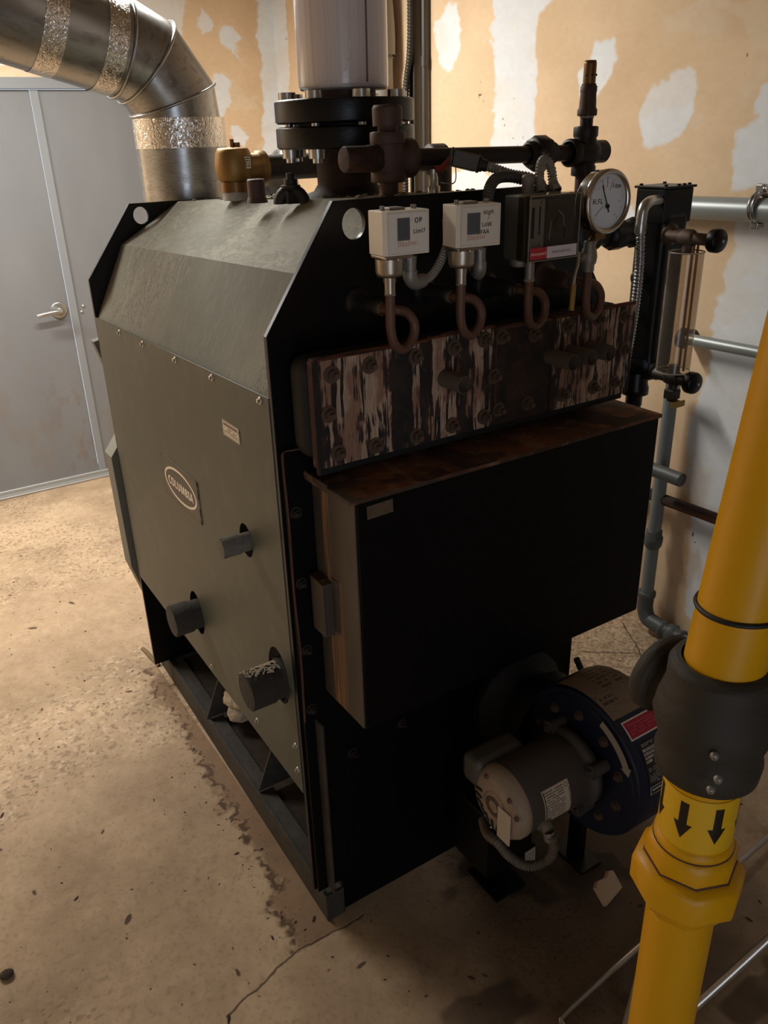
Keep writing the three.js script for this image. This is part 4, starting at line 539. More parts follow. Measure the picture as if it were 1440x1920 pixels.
// ---------------------------------------------------------------- water column
{
  const cx = 1.138, cz = -0.1, t = thing('water_column', 'tall black water level control column right of the boiler', 'water column', [cx, 1.1, cz]);
  const lean = (g) => g;
  part(t, 'column_body', [box(cx - 0.048, 1.2, cz - 0.048, cx + 0.048, 1.6, cz + 0.048, 0.022), lathe([cx - 0.01, 1.175, cz], [cx - 0.01, 9, cz], [[0.03, 0], [0.045, 0.01], [0.055, 0.04], [0.05, 0.06]], 28)], M.black);
  part(t, 'control_head', [box(cx - 0.05, 1.568, cz - 0.045, cx + 0.052, 1.648, cz + 0.045, 0.004)], M.black);
  part(t, 'head_cover', [box(cx - 0.054, 1.648, cz - 0.05, cx + 0.056, 1.654, cz + 0.05, 0.002), ...[[-0.04, 0.035], [0.0, 0.04], [0.02, 0.04], [0.045, 0.035], [-0.04, -0.04], [0.045, -0.04]].map(([a, b]) => nut([cx + a, 1.654, cz + b], [0, 1, 0], 0.005, 0.004, 0))], M.black);
  part(t, 'union', [lathe([0.945, 1.552, cz], [9, 1.552, cz], [[0.02, 0], [0.03, 0.002], [0.031, 0.012], [0.036, 0.014], [0.036, 0.048], [0.03, 0.054], [0.029, 0.08], [0.036, 0.084], [0.036, 0.11]], 8)], M.pipeBlack);
  part(t, 'lower_nipple', [lathe([cx - 0.035, 1.105, cz], [cx - 0.035, 9, cz], [[0.022, 0], [0.022, 0.03], [0.036, 0.032], [0.036, 0.048], [0.032, 0.06], [0.03, 0.09]], 24), cyl([cx - 0.035, 1.02, cz], [cx - 0.035, 1.11, cz], 0.02)], M.black);
  part(t, 'test_cock', [lathe([cx - 0.06, 1.44, cz], [-9, 1.44, cz], [[0.018, 0], [0.018, 0.014], [0.012, 0.018], [0.001, 0.018]], 20), lathe([cx - 0.06, 1.35, cz], [-9, 1.35, cz], [[0.012, 0], [0.012, 0.012], [0.001, 0.012]], 20)], M.pipeBlack);
  // gauge glass: valves, rods, tube and plastic guard
  const g = thing('gauge_glass', 'water gauge glass inside a dusty clear plastic guard beside the black column', 'gauge glass', [1.085, 1.2, 0.03]);
  const valve = (y, x, wheelZ, up) => { part(g, 'gauge_valve', [lathe([x + 0.03, y, cz + 0.045], [x - 0.0, y, 9], [[0.026, 0], [0.026, 0.012], [0.016, 0.016], [0.014, 0.05]], 20), cyl([x, y, -0.03], [x, y, wheelZ - 0.02], 0.0135), lathe([x, y, 0.008], [x, y, 9], [[0.016, 0], [0.02, 0.004], [0.02, 0.034], [0.016, 0.038]], 6), cyl([x, y - up * 0.03, 0.03], [x, y + up * 0.008, 0.03], 0.012), lathe([x, y, wheelZ - 0.032], [x, y, 9], [[0.009, 0], [0.012, 0.004], [0.012, 0.016], [0.006, 0.02]], 6)], up > 0 ? M.bolt : M.boltDark);
    part(g, 'hand_wheel', [lathe([x, y, wheelZ - 0.014], [x, y, 9], [[0.004, -0.004], [0.018, -0.002], [0.024, 0.001], [0.027, 0.006], [0.027, 0.02], [0.024, 0.026], [0.012, 0.028], [0.01, 0.03], [0.001, 0.03]], 30)], M.black, 'black hand wheel'); part(g, 'wheel_screw', cyl([x, y, wheelZ + 0.014], [x, y, wheelZ + 0.019], 0.0035), M.zinc); };
  valve(1.545, 1.082, 0.105, 1); valve(1.208, 1.09, 0.085, -1);
  part(g, 'glass_tube', new THREE.CylinderGeometry(0.008, 0.008, 0.33, 24, 1, true).translate(1.086, 1.377, 0.03), M.glass);
  part(g, 'gland_nut', [nut([1.086, 1.53, 0.03], [0, -1, 0], 0.016, 0.02, 0), nut([1.086, 1.222, 0.03], [0, 1, 0], 0.016, 0.02, 0)], M.bolt);
  for (const [dx, dz] of [[0.024, 0.01], [-0.01, 0.022]]) part(g, 'guard_rod', cyl([1.086 + dx, 1.225, 0.03 + dz], [1.082 + dx, 1.53, 0.03 + dz], 0.003), M.bronze);
  part(g, 'plastic_guard', [new THREE.CylinderGeometry(0.041, 0.041, 0.285, 40, 1, true).translate(1.08, 1.372, 0.03)], M.guard, 'clear plastic guard tube');
  part(g, 'guard_rim', [new THREE.TorusGeometry(0.041, 0.0016, 8, 40).rotateX(Math.PI / 2).translate(1.08, 1.5145, 0.03), new THREE.TorusGeometry(0.041, 0.0016, 8, 40).rotateX(Math.PI / 2).translate(1.08, 1.2295, 0.03)], std({ color: 0xb0a698, roughness: 0.4 }));
  part(g, 'drain_tail', [cyl([1.09, 1.2, 0.03], [1.09, 1.15, 0.03], 0.011), box(1.075, 1.155, 0.015, 1.105, 1.18, 0.045, 0.003)], M.boltDark);
  part(g, 'drain_lever', [box(1.05, 1.142, 0.06, 1.1, 1.158, 0.066, 0.003), cyl([1.09, 1.15, 0.03], [1.09, 1.15, 0.064], 0.006)], M.lever, 'brass coloured drain lever');
  // bright conduit down the left side of the column
  const f = thing('flexible_conduit', 'shiny silver flexible conduit hanging down the left of the black water column', 'conduit', [1.0, 1.4, -0.03]);
  part(f, 'elbow_connector', [tube([[1.095, 1.622, -0.075], [1.03, 1.626, -0.045], [1.0, 1.622, -0.034], [0.987, 1.61, -0.032], [0.984, 1.58, -0.032]], 0.0125, 30, 14), lathe([0.984, 1.582, -0.032], [0.984, -9, -0.032], [[0.013, 0], [0.0135, 0.004], [0.0135, 0.022], [0.011, 0.024]], 20)], M.zinc);
  part(f, 'conduit', flex([[0.984, 1.57, -0.032], [0.99, 1.5, -0.03], [0.994, 1.43, -0.032], [1.0, 1.36, -0.04], [1.004, 1.28, -0.05], [1.006, 1.2, -0.06]], 0.0105, 0.0085), M.flexBright);
}
// ---------------------------------------------------------------- pipes along the right wall
{
  const x = 1.683, z = -0.428, t = thing('drain_pipe', 'grey painted pipe with couplings standing near the right wall and turning along the floor', 'pipe', [x, 0, z]);
  part(t, 'pipe', [cyl([x, 0.09, z], [x, 0.95, z], 0.024, 0.024, 28), cyl([x, 0.95, z], [x - 0.06, 1.0, z + 0.05], 0.024, 0.024, 24)], M.greyPaint);
  part(t, 'coupling', [lathe([x, 0.36, z], [x, 9, z], [[0.025, 0], [0.032, 0.012], [0.034, 0.03], [0.034, 0.045], [0.029, 0.047], [0.029, 0.07], [0.025, 0.072]], 28)], M.greyDark);
  part(t, 'elbow', [tube([[x, 0.16, z], [x, 0.1, z], [x + 0.0, 0.062, z + 0.018], [x, 0.055, z + 0.05], [x, 0.052, z + 0.1]], 0.03, 30, 18), lathe([x, 0.15, z], [x, 9, z], [[0.031, 0], [0.034, 0.004], [0.034, 0.02], [0.026, 0.024]], 24)], M.greyDark);
  part(t, 'floor_pipe', [cyl([x, 0.052, z + 0.08], [x - 0.01, 0.05, z + 0.6], 0.023, 0.023, 24)], M.greyPaint);
  part(t, 'pipe_union', [lathe([x, 0.052, z + 0.085], [x, 0.052, 9], [[0.028, 0], [0.034, 0.004], [0.034, 0.016], [0.026, 0.02], [0.026, 0.034], [0.034, 0.036]], 24), lathe([x, 0.052, z + 0.12], [x, 0.052, 9], [[0.03, 0], [0.038, 0.003], [0.038, 0.024], [0.03, 0.03], [0.028, 0.05], [0.034, 0.052], [0.034, 0.062], [0.024, 0.066]], 8)], M.greyDark);
  solo('pipe_stub', lathe([1.6, 0.7, -0.28], [1.62, 0.69, 9], [[0.024, -0.15], [0.024, 0.0], [0.022, 0.001], [0.02, -0.004], [0.001, -0.006]], 28), M.greyDark, 'short open ended grey pipe stub beside the burner box corner', 'pipe');
  const w = thing('wall_pipe', 'thick grey horizontal pipe with a bolted clamp high on the right wall', 'pipe', [1.69, 1.54, -0.3]);
  part(w, 'pipe', cyl([1.69, 1.545, -0.62], [1.69, 1.575, 0.9], 0.034, 0.034, 36), M.wallPipe);
  part(w, 'pipe_clamp', [new THREE.TorusGeometry(0.039, 0.006, 10, 40).translate(1.69, 1.561, -0.216), new THREE.TorusGeometry(0.039, 0.006, 10, 40).translate(1.69, 1.561, -0.204), box(1.678, 1.598, -0.222, 1.702, 1.625, -0.198, 0.004), box(1.678, 1.5, -0.222, 1.702, 1.524, -0.198, 0.004), cyl([1.7, 1.565, -0.21], [1.745, 1.565, -0.21], 0.01)], M.galv);
  for (const q of [1.612, 1.512]) part(w, 'clamp_bolt', nut([1.69, q, -0.198], [0, 0, 1], 0.009, 0.008, 1.2), M.zinc);
  const m = thing('wall_pipe', 'thin grey horizontal pipe leaving a dark wall flange below the thick wall pipe', 'pipe', [1.7, 1.14, -0.3]);
  part(m, 'pipe', cyl([1.69, 1.143, -0.4], [1.69, 1.165, 0.9], 0.0185, 0.0185, 28), M.wallPipe); part(m, 'flange', [lathe([1.69, 1.143, -0.41], [1.69, 1.143, 9], [[0.02, -0.02], [0.033, -0.012], [0.034, 0.004], [0.026, 0.012], [0.02, 0.012]], 28), cyl([1.69, 1.143, -0.415], [1.745, 1.143, -0.415], 0.022)], M.pipeBrown);
  const l = thing('wall_pipe', 'rusty brown horizontal pipe, lowest of the pipes on the right wall', 'pipe', [1.7, 0.57, -0.3]);
  part(l, 'pipe', [cyl([1.69, 0.553, -0.6], [1.69, 0.6, 0.9], 0.02, 0.02, 28)], std({ map: rustMap, color: 0xb4a294, roughness: 0.85 })); part(l, 'strap', [new THREE.TorusGeometry(0.022, 0.003, 8, 30).translate(1.69, 0.556, -0.5), box(1.69, 0.552, -0.503, 1.745, 0.562, -0.497, 0.001)], M.galv);
}
// ---------------------------------------------------------------- strut, conduit and clad pipe behind the riser
{
  const t = thing('strut_channel', 'vertical steel strut channel fixed to the right wall behind the riser', 'strut', [1.72, 0, -1.99]);
  part(t, 'channel', [box(1.738, 0, -2.0105, 1.744, 3.0, -1.9695, 0.0005), box(1.703, 0, -2.0105, 1.738, 3.0, -2.0075, 0.0005), box(1.703, 0, -1.9725, 1.738, 3.0, -1.9695, 0.0005), box(1.703, 0, -2.0075, 1.706, 3.0, -2.0, 0.0003), box(1.703, 0, -1.98, 1.706, 3.0, -1.9725, 0.0003)], std({ color: 0x4e4840, roughness: 0.5, metalness: 0.5 }));
  const f = thing('flexible_conduit', 'flexible conduit winding up behind the vertical strut channel', 'conduit', [1.7, 1.5, -2.0]);
  part(f, 'conduit', flex([[1.684, 1.45, -2.022], [1.684, 1.75, -2.02], [1.684, 1.98, -2.003], [1.684, 2.1, -1.973], [1.684, 2.4, -1.963], [1.684, 2.98, -1.964]], 0.0135, 0.013), std({ color: 0x3c3731, roughness: 0.5, metalness: 0.4 }));
  solo('rigid_conduit', [cyl([1.72, 0, -1.915], [1.72, 2.99, -1.915], 0.0145, 0.0145, 24), cyl([1.72, 2.04, -1.915], [1.72, 2.08, -1.915], 0.0175, 0.0175, 24)], std({ color: 0x494641, roughness: 0.4, metalness: 0.5 }), 'straight dark rigid conduit standing just right of the strut channel', 'conduit');
  const p = thing('clad_pipe', 'pale clad vertical pipe with a bend, half hidden behind the steam riser', 'pipe', [1.6, 0, -2.2]);
  const X = 1.62, Z = -2.2;
  part(p, 'vertical_pipe', cyl([X, 0.02, Z], [X, 2.12, Z], 0.105, 0.105, 44), M.cladding);
  part(p, 'bend', tube([[X, 2.1, Z], [X, 2.2, Z], [X - 0.015, 2.34, Z], [X - 0.05, 2.48, Z], [X - 0.06, 2.62, Z], [X - 0.06, 2.99, Z]], 0.118, 40, 36), M.cladding);
  part(p, 'cladding_band', [new THREE.TorusGeometry(0.106, 0.004, 8, 48).rotateX(Math.PI / 2).translate(X, 2.09, Z), new THREE.TorusGeometry(0.106, 0.0025, 8, 48).rotateX(Math.PI / 2).translate(X, 1.86, Z), new THREE.TorusGeometry(0.106, 0.0025, 8, 48).rotateX(Math.PI / 2).translate(X, 1.98, Z)], M.cladding);
}
// ---------------------------------------------------------------- flue duct
{
  const cx = 0.425, cz = -1.45, r = 0.139, t = thing('flue_duct', 'large galvanised flue duct bending over the boiler with foil tape bands', 'duct', [cx, 1.58, cz]);
  const H0 = V(-1, 0, 0.06).normalize(), y0 = 1.825, Rc = 0.225;  // vertical up to y0, then bends towards H0
  const C = V(cx, y0, cz);
  const frame = (a) => ({ o: C.clone().addScaledVector(H0, Rc * (1 - Math.cos(a))).addScaledVector(UP, Rc * Math.sin(a)), d: UP.clone().multiplyScalar(Math.cos(a)).addScaledVector(H0, Math.sin(a)) });
  part(t, 'vertical_duct', [cyl([cx, 1.505, cz], [cx, 1.8, cz], r + 0.004, r + 0.004, 56)], M.galv);
  // gores: short straight tapered pieces whose seams stand in the elbow's radial planes
  const N = 56, side = new THREE.Vector3().crossVectors(UP, H0).normalize();
  const seam = (a, k) => { const f = frame(a), n = new THREE.Vector3().crossVectors(f.d, side).normalize(); const ring = []; for (let i = 0; i <= N; i++) { const q = i / N * Math.PI * 2; ring.push(f.o.clone().addScaledVector(side, (r + k) * Math.cos(q)).addScaledVector(n, (r + k) * Math.sin(q))); } return ring; };
  const skin = (A, B2) => { const P = [], U = []; for (let i = 0; i < N; i++) { const a = A[i], b = A[i + 1], c = B2[i + 1], d = B2[i]; const uu = [i / N * 0.9, (i + 1) / N * 0.9]; for (const [v, u, w] of [[a, uu[0], 0], [b, uu[1], 0], [c, uu[1], 0.16], [a, uu[0], 0], [c, uu[1], 0.16], [d, uu[0], 0.16]]) { P.push(v.x, v.y, v.z); U.push(u, w); } } const g = new THREE.BufferGeometry(); g.setAttribute('position', new THREE.Float32BufferAttribute(P, 3)); g.setAttribute('uv', new THREE.Float32BufferAttribute(U, 2)); g.computeVertexNormals();
    const p = g.attributes.position, n = g.attributes.normal; for (let i = 0; i < N; i++) for (let k = 0; k < 6; k++) { const j = [0, 1, 1, 0, 1, 0][k] ? i + 1 : i; const ax = A[0].clone().add(A[N / 2]).multiplyScalar(0.5), bx = B2[0].clone().add(B2[N / 2]).multiplyScalar(0.5), dir = bx.clone().sub(ax).normalize(); const o = V(p.getX(i * 6 + k), p.getY(i * 6 + k), p.getZ(i * 6 + k)).sub(ax); o.addScaledVector(dir, -o.dot(dir)).normalize(); n.setXYZ(i * 6 + k, o.x, o.y, o.z); } return g; };
  const straight = (ring, d, len) => ring.map(p => p.clone().addScaledVector(d, len));
  const a = [0.34, 0.9, 1.3], LAST = 1.3;
  part(t, 'elbow_collar', skin(straight(seam(0, 0), UP, -0.08), seam(a[0], 0)), M.galv);
  part(t, 'elbow_gore', skin(seam(a[0], 0), seam(a[1], 0)), M.galv); part(t, 'elbow_gore', skin(seam(a[1], 0), seam(a[2], 0)), M.galv);
  for (const q of a) part(t, 'elbow_seam', new THREE.TubeGeometry(new THREE.CatmullRomCurve3(seam(q, 0.003).slice(0, N), true), 90, 0.0045, 8, true), M.galv);
  const e = frame(LAST), HD = e.d.clone(), L = 2.3, end = e.o.clone().addScaledVector(HD, L);
  part(t, 'horizontal_duct', cyl(e.o.clone(), end, r, r, 56), M.galv);
  part(t, 'duct_seam', tube([e.o.clone().addScaledVector(UP, 0.128).addScaledVector(side, 0.05), end.clone().addScaledVector(UP, 0.128).addScaledVector(side, 0.05)], 0.003, 4, 6), M.galv);
  const band = (p, d, w, rr) => { const g = cyl(p.clone().addScaledVector(d, -w / 2), p.clone().addScaledVector(d, w / 2), rr, rr, 56, true); const u = g.attributes.uv; for (let i = 0; i < u.count; i++) u.setXY(i, u.getX(i) * 7, u.getY(i) * 0.5); return g; };
  part(t, 'foil_tape', band(V(cx, 1.805, cz), UP, 0.085, r + 0.0055), M.foil, 'crinkled foil tape');
  part(t, 'foil_tape', band(e.o.clone().addScaledVector(HD, 0.045), HD, 0.058, r + 0.0015), M.foil, 'crinkled foil tape');
  part(t, 'foil_tape', band(e.o.clone().addScaledVector(HD, 0.215), HD, 0.062, r + 0.0015), M.foil, 'crinkled foil tape');
  // barometric damper on a side branch
  const dmp = part(t, 'damper_branch', [lathe([cx + 0.1, 1.63, cz], [9, 1.63, cz], [[0.1, 0], [0.1, 0.075], [0.112, 0.08], [0.112, 0.095], [0.1, 0.1], [0.1, 0.23], [0.116, 0.24], [0.116, 0.252], [0.104, 0.25]], 44)], M.galv);
  part(dmp, 'damper_plate', cyl([cx + 0.31, 1.63, cz], [cx + 0.313, 1.63, cz], 0.098, 0.098, 40), M.galv);
}

// ---------------------------------------------------------------- burner: motor and blower under the enclosure
{
  const my = 0.462, mz = 0.315, t = thing('burner_blower', 'dark blue round blower with stickers and a grey motor, in front of the boiler base', 'burner', [0.6, 0, mz]);
  const bx0 = 0.545, bx1 = 0.685, R = 0.18;
  part(t, 'blower_housing', lathe([bx0, my, mz], [9, my, mz], [[0.05, 0], [R - 0.006, 0], [R, 0.006], [R, bx1 - bx0 - 0.006], [R - 0.006, bx1 - bx0], [0.05, bx1 - bx0]], 72), M.blue);
  part(t, 'side_disc', lathe([bx0, my, mz], [-9, my, mz], [[0.001, 0.004], [R - 0.02, 0.004], [R - 0.016, 0]], 60), M.blue);
  const nb = nut([0, 0, 0], [-1, 0, 0], 0.01, 0.009, 1.25, 0.003); for (let k = 0; k < 10; k++) { const a = k / 10 * 6.283 + 0.35; place(t, 'bolt', nb, M.bolt, V(bx0 - 0.003, my + 0.128 * Math.sin(a), mz + 0.128 * Math.cos(a))); }
  // motor
  const mx0 = 0.295, mr = 0.083;
  const mot = part(t, 'motor', lathe([mx0 + 0.03, my, mz], [9, my, mz], [[0.04, 0], [mr, 0.0], [mr, 0.17], [mr - 0.004, 0.178], [mr + 0.012, 0.18], [mr + 0.012, 0.2], [mr - 0.01, 0.205], [mr - 0.02, 0.235]], 56), M.motor);
  for (let k = 0; k < 4; k++) { const a = k / 4 * 6.283 + 0.55; part(mot, 'mounting_lug', [cyl([mx0 + 0.2, my + 0.097 * Math.sin(a), mz + 0.097 * Math.cos(a)], [mx0 + 0.245, my + 0.097 * Math.sin(a), mz + 0.097 * Math.cos(a)], 0.017, 0.014, 16), nut([mx0 + 0.2, my + 0.097 * Math.sin(a), mz + 0.097 * Math.cos(a)], [-1, 0, 0], 0.009, 0.008, 0)], M.motor); }
  const bell = part(t, 'end_bell', lathe([mx0 + 0.034, my, mz], [-9, my, mz], [[mr + 0.001, 0], [mr + 0.001, 0.012], [mr - 0.006, 0.026], [mr - 0.02, 0.033], [0.04, 0.035], [0.034, 0.031], [0.03, 0.036], [0.001, 0.037]], 56), M.bell, 'dusty beige motor end');
  for (let k = 0; k < 9; k++) { const a = 2.2 + k * 0.34; const g = new RoundedBoxGeometry(0.003, 0.022, 0.0075, 1, 0.001); g.rotateX(-a + 0.0); g.translate(mx0 - 0.0008, my + 0.052 * Math.cos(a), mz - 0.052 * Math.sin(a) * -1); part(bell, 'vent_slot', g, M.rubber); }
  part(bell, 'bearing_hub', lathe([mx0 - 0.001, my, mz], [-9, my, mz], [[0.026, 0], [0.024, 0.003], [0.016, 0.004], [0.014, 0.001], [0.001, 0.001]], 24), M.bolt);
  { const g = new RoundedBoxGeometry(0.004, 0.085, 0.04, 2, 0.0015); g.translate(mx0 - 0.003, my - 0.025, mz + 0.036); part(bell, 'terminal_cover', g, std({ color: 0xb9aa94, roughness: 0.5 })); }
  for (const [dy, dz] of [[0.06, -0.03], [-0.065, 0.03], [0.02, 0.07], [0.05, 0.045]]) part(bell, 'screw', lathe([mx0 + 0.002, my + dy, mz + dz], [-9, my + dy, mz + dz], [[0.006, 0], [0.005, 0.004], [0.001, 0.005]], 12), M.bolt);
  const curved = (r, x0, x1, a0, a1, map, name, label, uvFlip = false) => { // sticker round the drum: angle from +y towards +z
    const n = 24, P = [], U = [], I = []; for (let i = 0; i <= n; i++) { const a = a0 + (a1 - a0) * i / n; for (const [x, u] of [[x0, 0], [x1, 1]]) { P.push(x, my + r * Math.cos(a), mz + r * Math.sin(a)); U.push(u, 1 - i / n); } } for (let i = 0; i < n; i++) { const k = i * 2; I.push(k, k + 2, k + 1, k + 1, k + 2, k + 3); }
    const g = new THREE.BufferGeometry(); g.setAttribute('position', new THREE.Float32BufferAttribute(P, 3)); g.setAttribute('uv', new THREE.Float32BufferAttribute(U, 2)); g.setIndex(I); g.computeVertexNormals(); return part(t, name, g, std({ map, roughness: 0.6, side: THREE.DoubleSide }), label); };
  curved(mr + 0.0008, mx0 + 0.07, mx0 + 0.145, 0.9, 1.9, canTex(256, 288, (g, w, h) => { g.fillStyle = '#c9c1b2'; g.fillRect(0, 0, w, h); g.fillStyle = '#3a352e'; g.font = 'bold 26px sans-serif'; g.save(); g.translate(w - 14, 60); g.rotate(Math.PI / 2); g.fillText('marathon', 0, 0); g.restore(); g.beginPath(); g.arc(w - 26, 34, 15, 0, 7); g.lineWidth = 4; g.strokeStyle = '#3a352e'; g.stroke(); textLines(g, 14, 18, w - 70, h - 36, 13, '#6b6256', 0.8); g.fillStyle = '#4a443a'; g.fillRect(8, 8, 10, h - 16); }), 'motor_label', 'pale printed motor label');
  const tan = canTex(384, 384, (g, w, h) => { g.fillStyle = '#86715a'; g.fillRect(0, 0, w, h); for (let i = 0; i < 500; i++) { g.fillStyle = `rgba(${rnd() < 0.5 ? '70,54,40' : '160,140,115'},.12)`; g.fillRect(rnd() * w, rnd() * h, 10 + rnd() * 40, 3 + rnd() * 12); } textLines(g, 150, 40, 190, 190, 6, '#4a3626', 0.7); textLines(g, 30, 260, 120, 60, 2, '#3a2a20', 0.7); });
  curved(R + 0.0012, bx0 + 0.008, bx1 - 0.004, -0.55, 0.46, tan, 'paper_sticker', 'dusty tan paper sticker');
  curved(R + 0.0010, bx0 + 0.02, bx1 - 0.02, 0.52, 0.76, canTex(256, 128, (g, w, h) => { g.fillStyle = '#d8ccc4'; g.fillRect(0, 0, w, h); g.fillStyle = '#a31f35'; g.fillRect(10, 10, w - 20, h - 20); textLines(g, 26, 30, w - 60, h - 50, 4, 'rgba(220,150,150,.35)', 0.7); }), 'red_label', 'red warning label');
  curved(R + 0.0010, bx0 + 0.03, bx1 - 0.006, 0.82, 1.5, canTex(256, 384, (g, w, h) => { g.fillStyle = '#14161c'; g.fillRect(0, 0, w, h); const bar = (x, y, ww, hh) => { g.fillStyle = '#b9b2a4'; g.fillRect(x, y, ww, hh); textLines(g, x + 4, y + 3, ww - 8, hh - 5, 1, '#3a352e'); }; textLines(g, 20, 12, 180, 22, 2, '#a8a294'); bar(14, 44, 200, 18); bar(14, 70, 110, 18); bar(136, 70, 90, 18); bar(14, 96, 60, 18); bar(84, 96, 56, 18); bar(152, 96, 80, 18); bar(84, 122, 60, 40); bar(156, 122, 80, 40); bar(14, 122, 44, 18); textLines(g, 14, 175, 226, 120, 8, '#8d8678', 0.8); g.strokeStyle = '#c9c2b4'; g.lineWidth = 5; g.strokeRect(10, 312, w - 20, 56); textLines(g, 22, 330, w - 44, 24, 1, '#c9c2b4'); }), 'data_plate', 'black data plate');
  // rotation arrow on the side disc
  { const P = []; const rr = [0.15, 0.168], a0 = 0.38, a1 = 1.05; const sh = new THREE.Shape(); const pt = (r, a) => [r * Math.sin(a), r * Math.cos(a)]; for (let i = 0; i <= 14; i++) { const p = pt(rr[1], a0 + (a1 - a0) * i / 14); i ? sh.lineTo(...p) : sh.moveTo(...p); } sh.lineTo(...pt(0.174, a1)); sh.lineTo(...pt(0.159, a1 + 0.12)); sh.lineTo(...pt(0.144, a1)); for (let i = 14; i >= 0; i--) sh.lineTo(...pt(rr[0], a0 + (a1 - a0) * i / 14)); sh.closePath();
    const g = new THREE.ExtrudeGeometry(sh, { depth: 0.001, bevelEnabled: false }); g.rotateY(-Math.PI / 2); g.translate(bx0 - 0.0045, my, mz); part(t, 'rotation_arrow', g, std({ map: canTex(128, 128, (q) => { q.fillStyle = '#9a927f'; q.fillRect(0, 0, 128, 128); }), roughness: 0.6 }), 'pale curved rotation arrow'); }
  // nozzle, boiler side flange, gas train body behind
  part(t, 'burner_throat', [lathe([0.615, my - 0.03, 0.16], [0.615, my - 0.03, -9], [[0.12, 0], [0.12, 0.05], [0.1, 0.06], [0.1, 0.11], [0.135, 0.115], [0.135, 0.147], [0.05, 0.147]], 40)], M.blackRough);
  part(t, 'capacitor_cover', box(0.29, my + 0.0, 0.2, 0.43, my + 0.075, 0.262, 0.02), M.motor);
  // control box below the motor on a bracket
  part(t, 'control_box', [box(0.325, 0.17, 0.14, 0.47, 0.36, 0.262, 0.006)], M.black); part(t, 'bracket', [box(0.35, 0.355, 0.14, 0.45, 0.4, 0.24, 0.004), box(0.44, 0.0, 0.13, 0.462, my - 0.02, 0.18, 0.003), box(0.4, 0, 0.1, 0.5, 0.008, 0.22, 0.002), box(0.66, 0, 0.2, 0.69, my - 0.12, 0.24, 0.003), box(0.64, 0, 0.16, 0.71, 0.008, 0.28, 0.002)], M.black);
  for (const [x, y] of [[0.335, 0.335], [0.355, 0.27], [0.46, 0.345]]) part(t, 'box_screw', lathe([x, y, 0.262], [x, y, 9], [[0.005, 0], [0.004, 0.003], [0.001, 0.004]], 12), M.zinc);
  plate(t, 'box_label', [0.462, 0.165, 0.2645], 0.032, 0.048, 'z', canTex(96, 144, (g, w, h) => { g.fillStyle = '#b9b0a0'; g.fillRect(0, 0, w, h); textLines(g, 8, 10, w - 16, h - 20, 9, '#4a443c'); }), 'small pale label', 0.06, 0.001);
  part(t, 'label_flap', box(0.44, 0.138, 0.255, 0.48, 0.193, 0.2637, 0.001), M.black);
  // conduit from the motor back to the box
  part(t, 'cable_connector', [nut([mx0 + 0.075, my - 0.03, mz + 0.078], [0, -0.35, 0.94], 0.016, 0.016, 1.2), lathe([mx0 + 0.075, my - 0.04, mz + 0.09], [mx0 + 0.075, -9, mz + 3.4], [[0.0125, 0], [0.0125, 0.02]], 16)], M.fitting);
  part(t, 'cable_conduit', flex([[mx0 + 0.075, my - 0.045, mz + 0.098], [mx0 + 0.078, my - 0.075, mz + 0.106], [mx0 + 0.065, my - 0.11, mz + 0.1], [mx0 + 0.03, my - 0.122, mz + 0.08], [mx0 + 0.005, my - 0.105, mz + 0.05], [mx0 - 0.005, my - 0.085, mz + 0.02], [mx0 + 0.0, my - 0.095, mz - 0.02], [mx0 + 0.02, my - 0.1, mz - 0.06]], 0.0108), std({ color: 0x625c53, roughness: 0.6, metalness: 0.4 }));
  // thin conduit behind the blower, down to the floor
  solo('flexible_conduit', flex([[0.835, 0.46, 0.02], [0.842, 0.42, 0.04], [0.858, 0.36, 0.06], [0.862, 0.3, 0.09], [0.85, 0.2, 0.12], [0.84, 0.02, 0.16]], 0.009, 0.008), std({ color: 0x3a3632, roughness: 0.5, metalness: 0.3 }), 'thin dark flexible conduit dropping behind the blue blower', 'conduit');
}
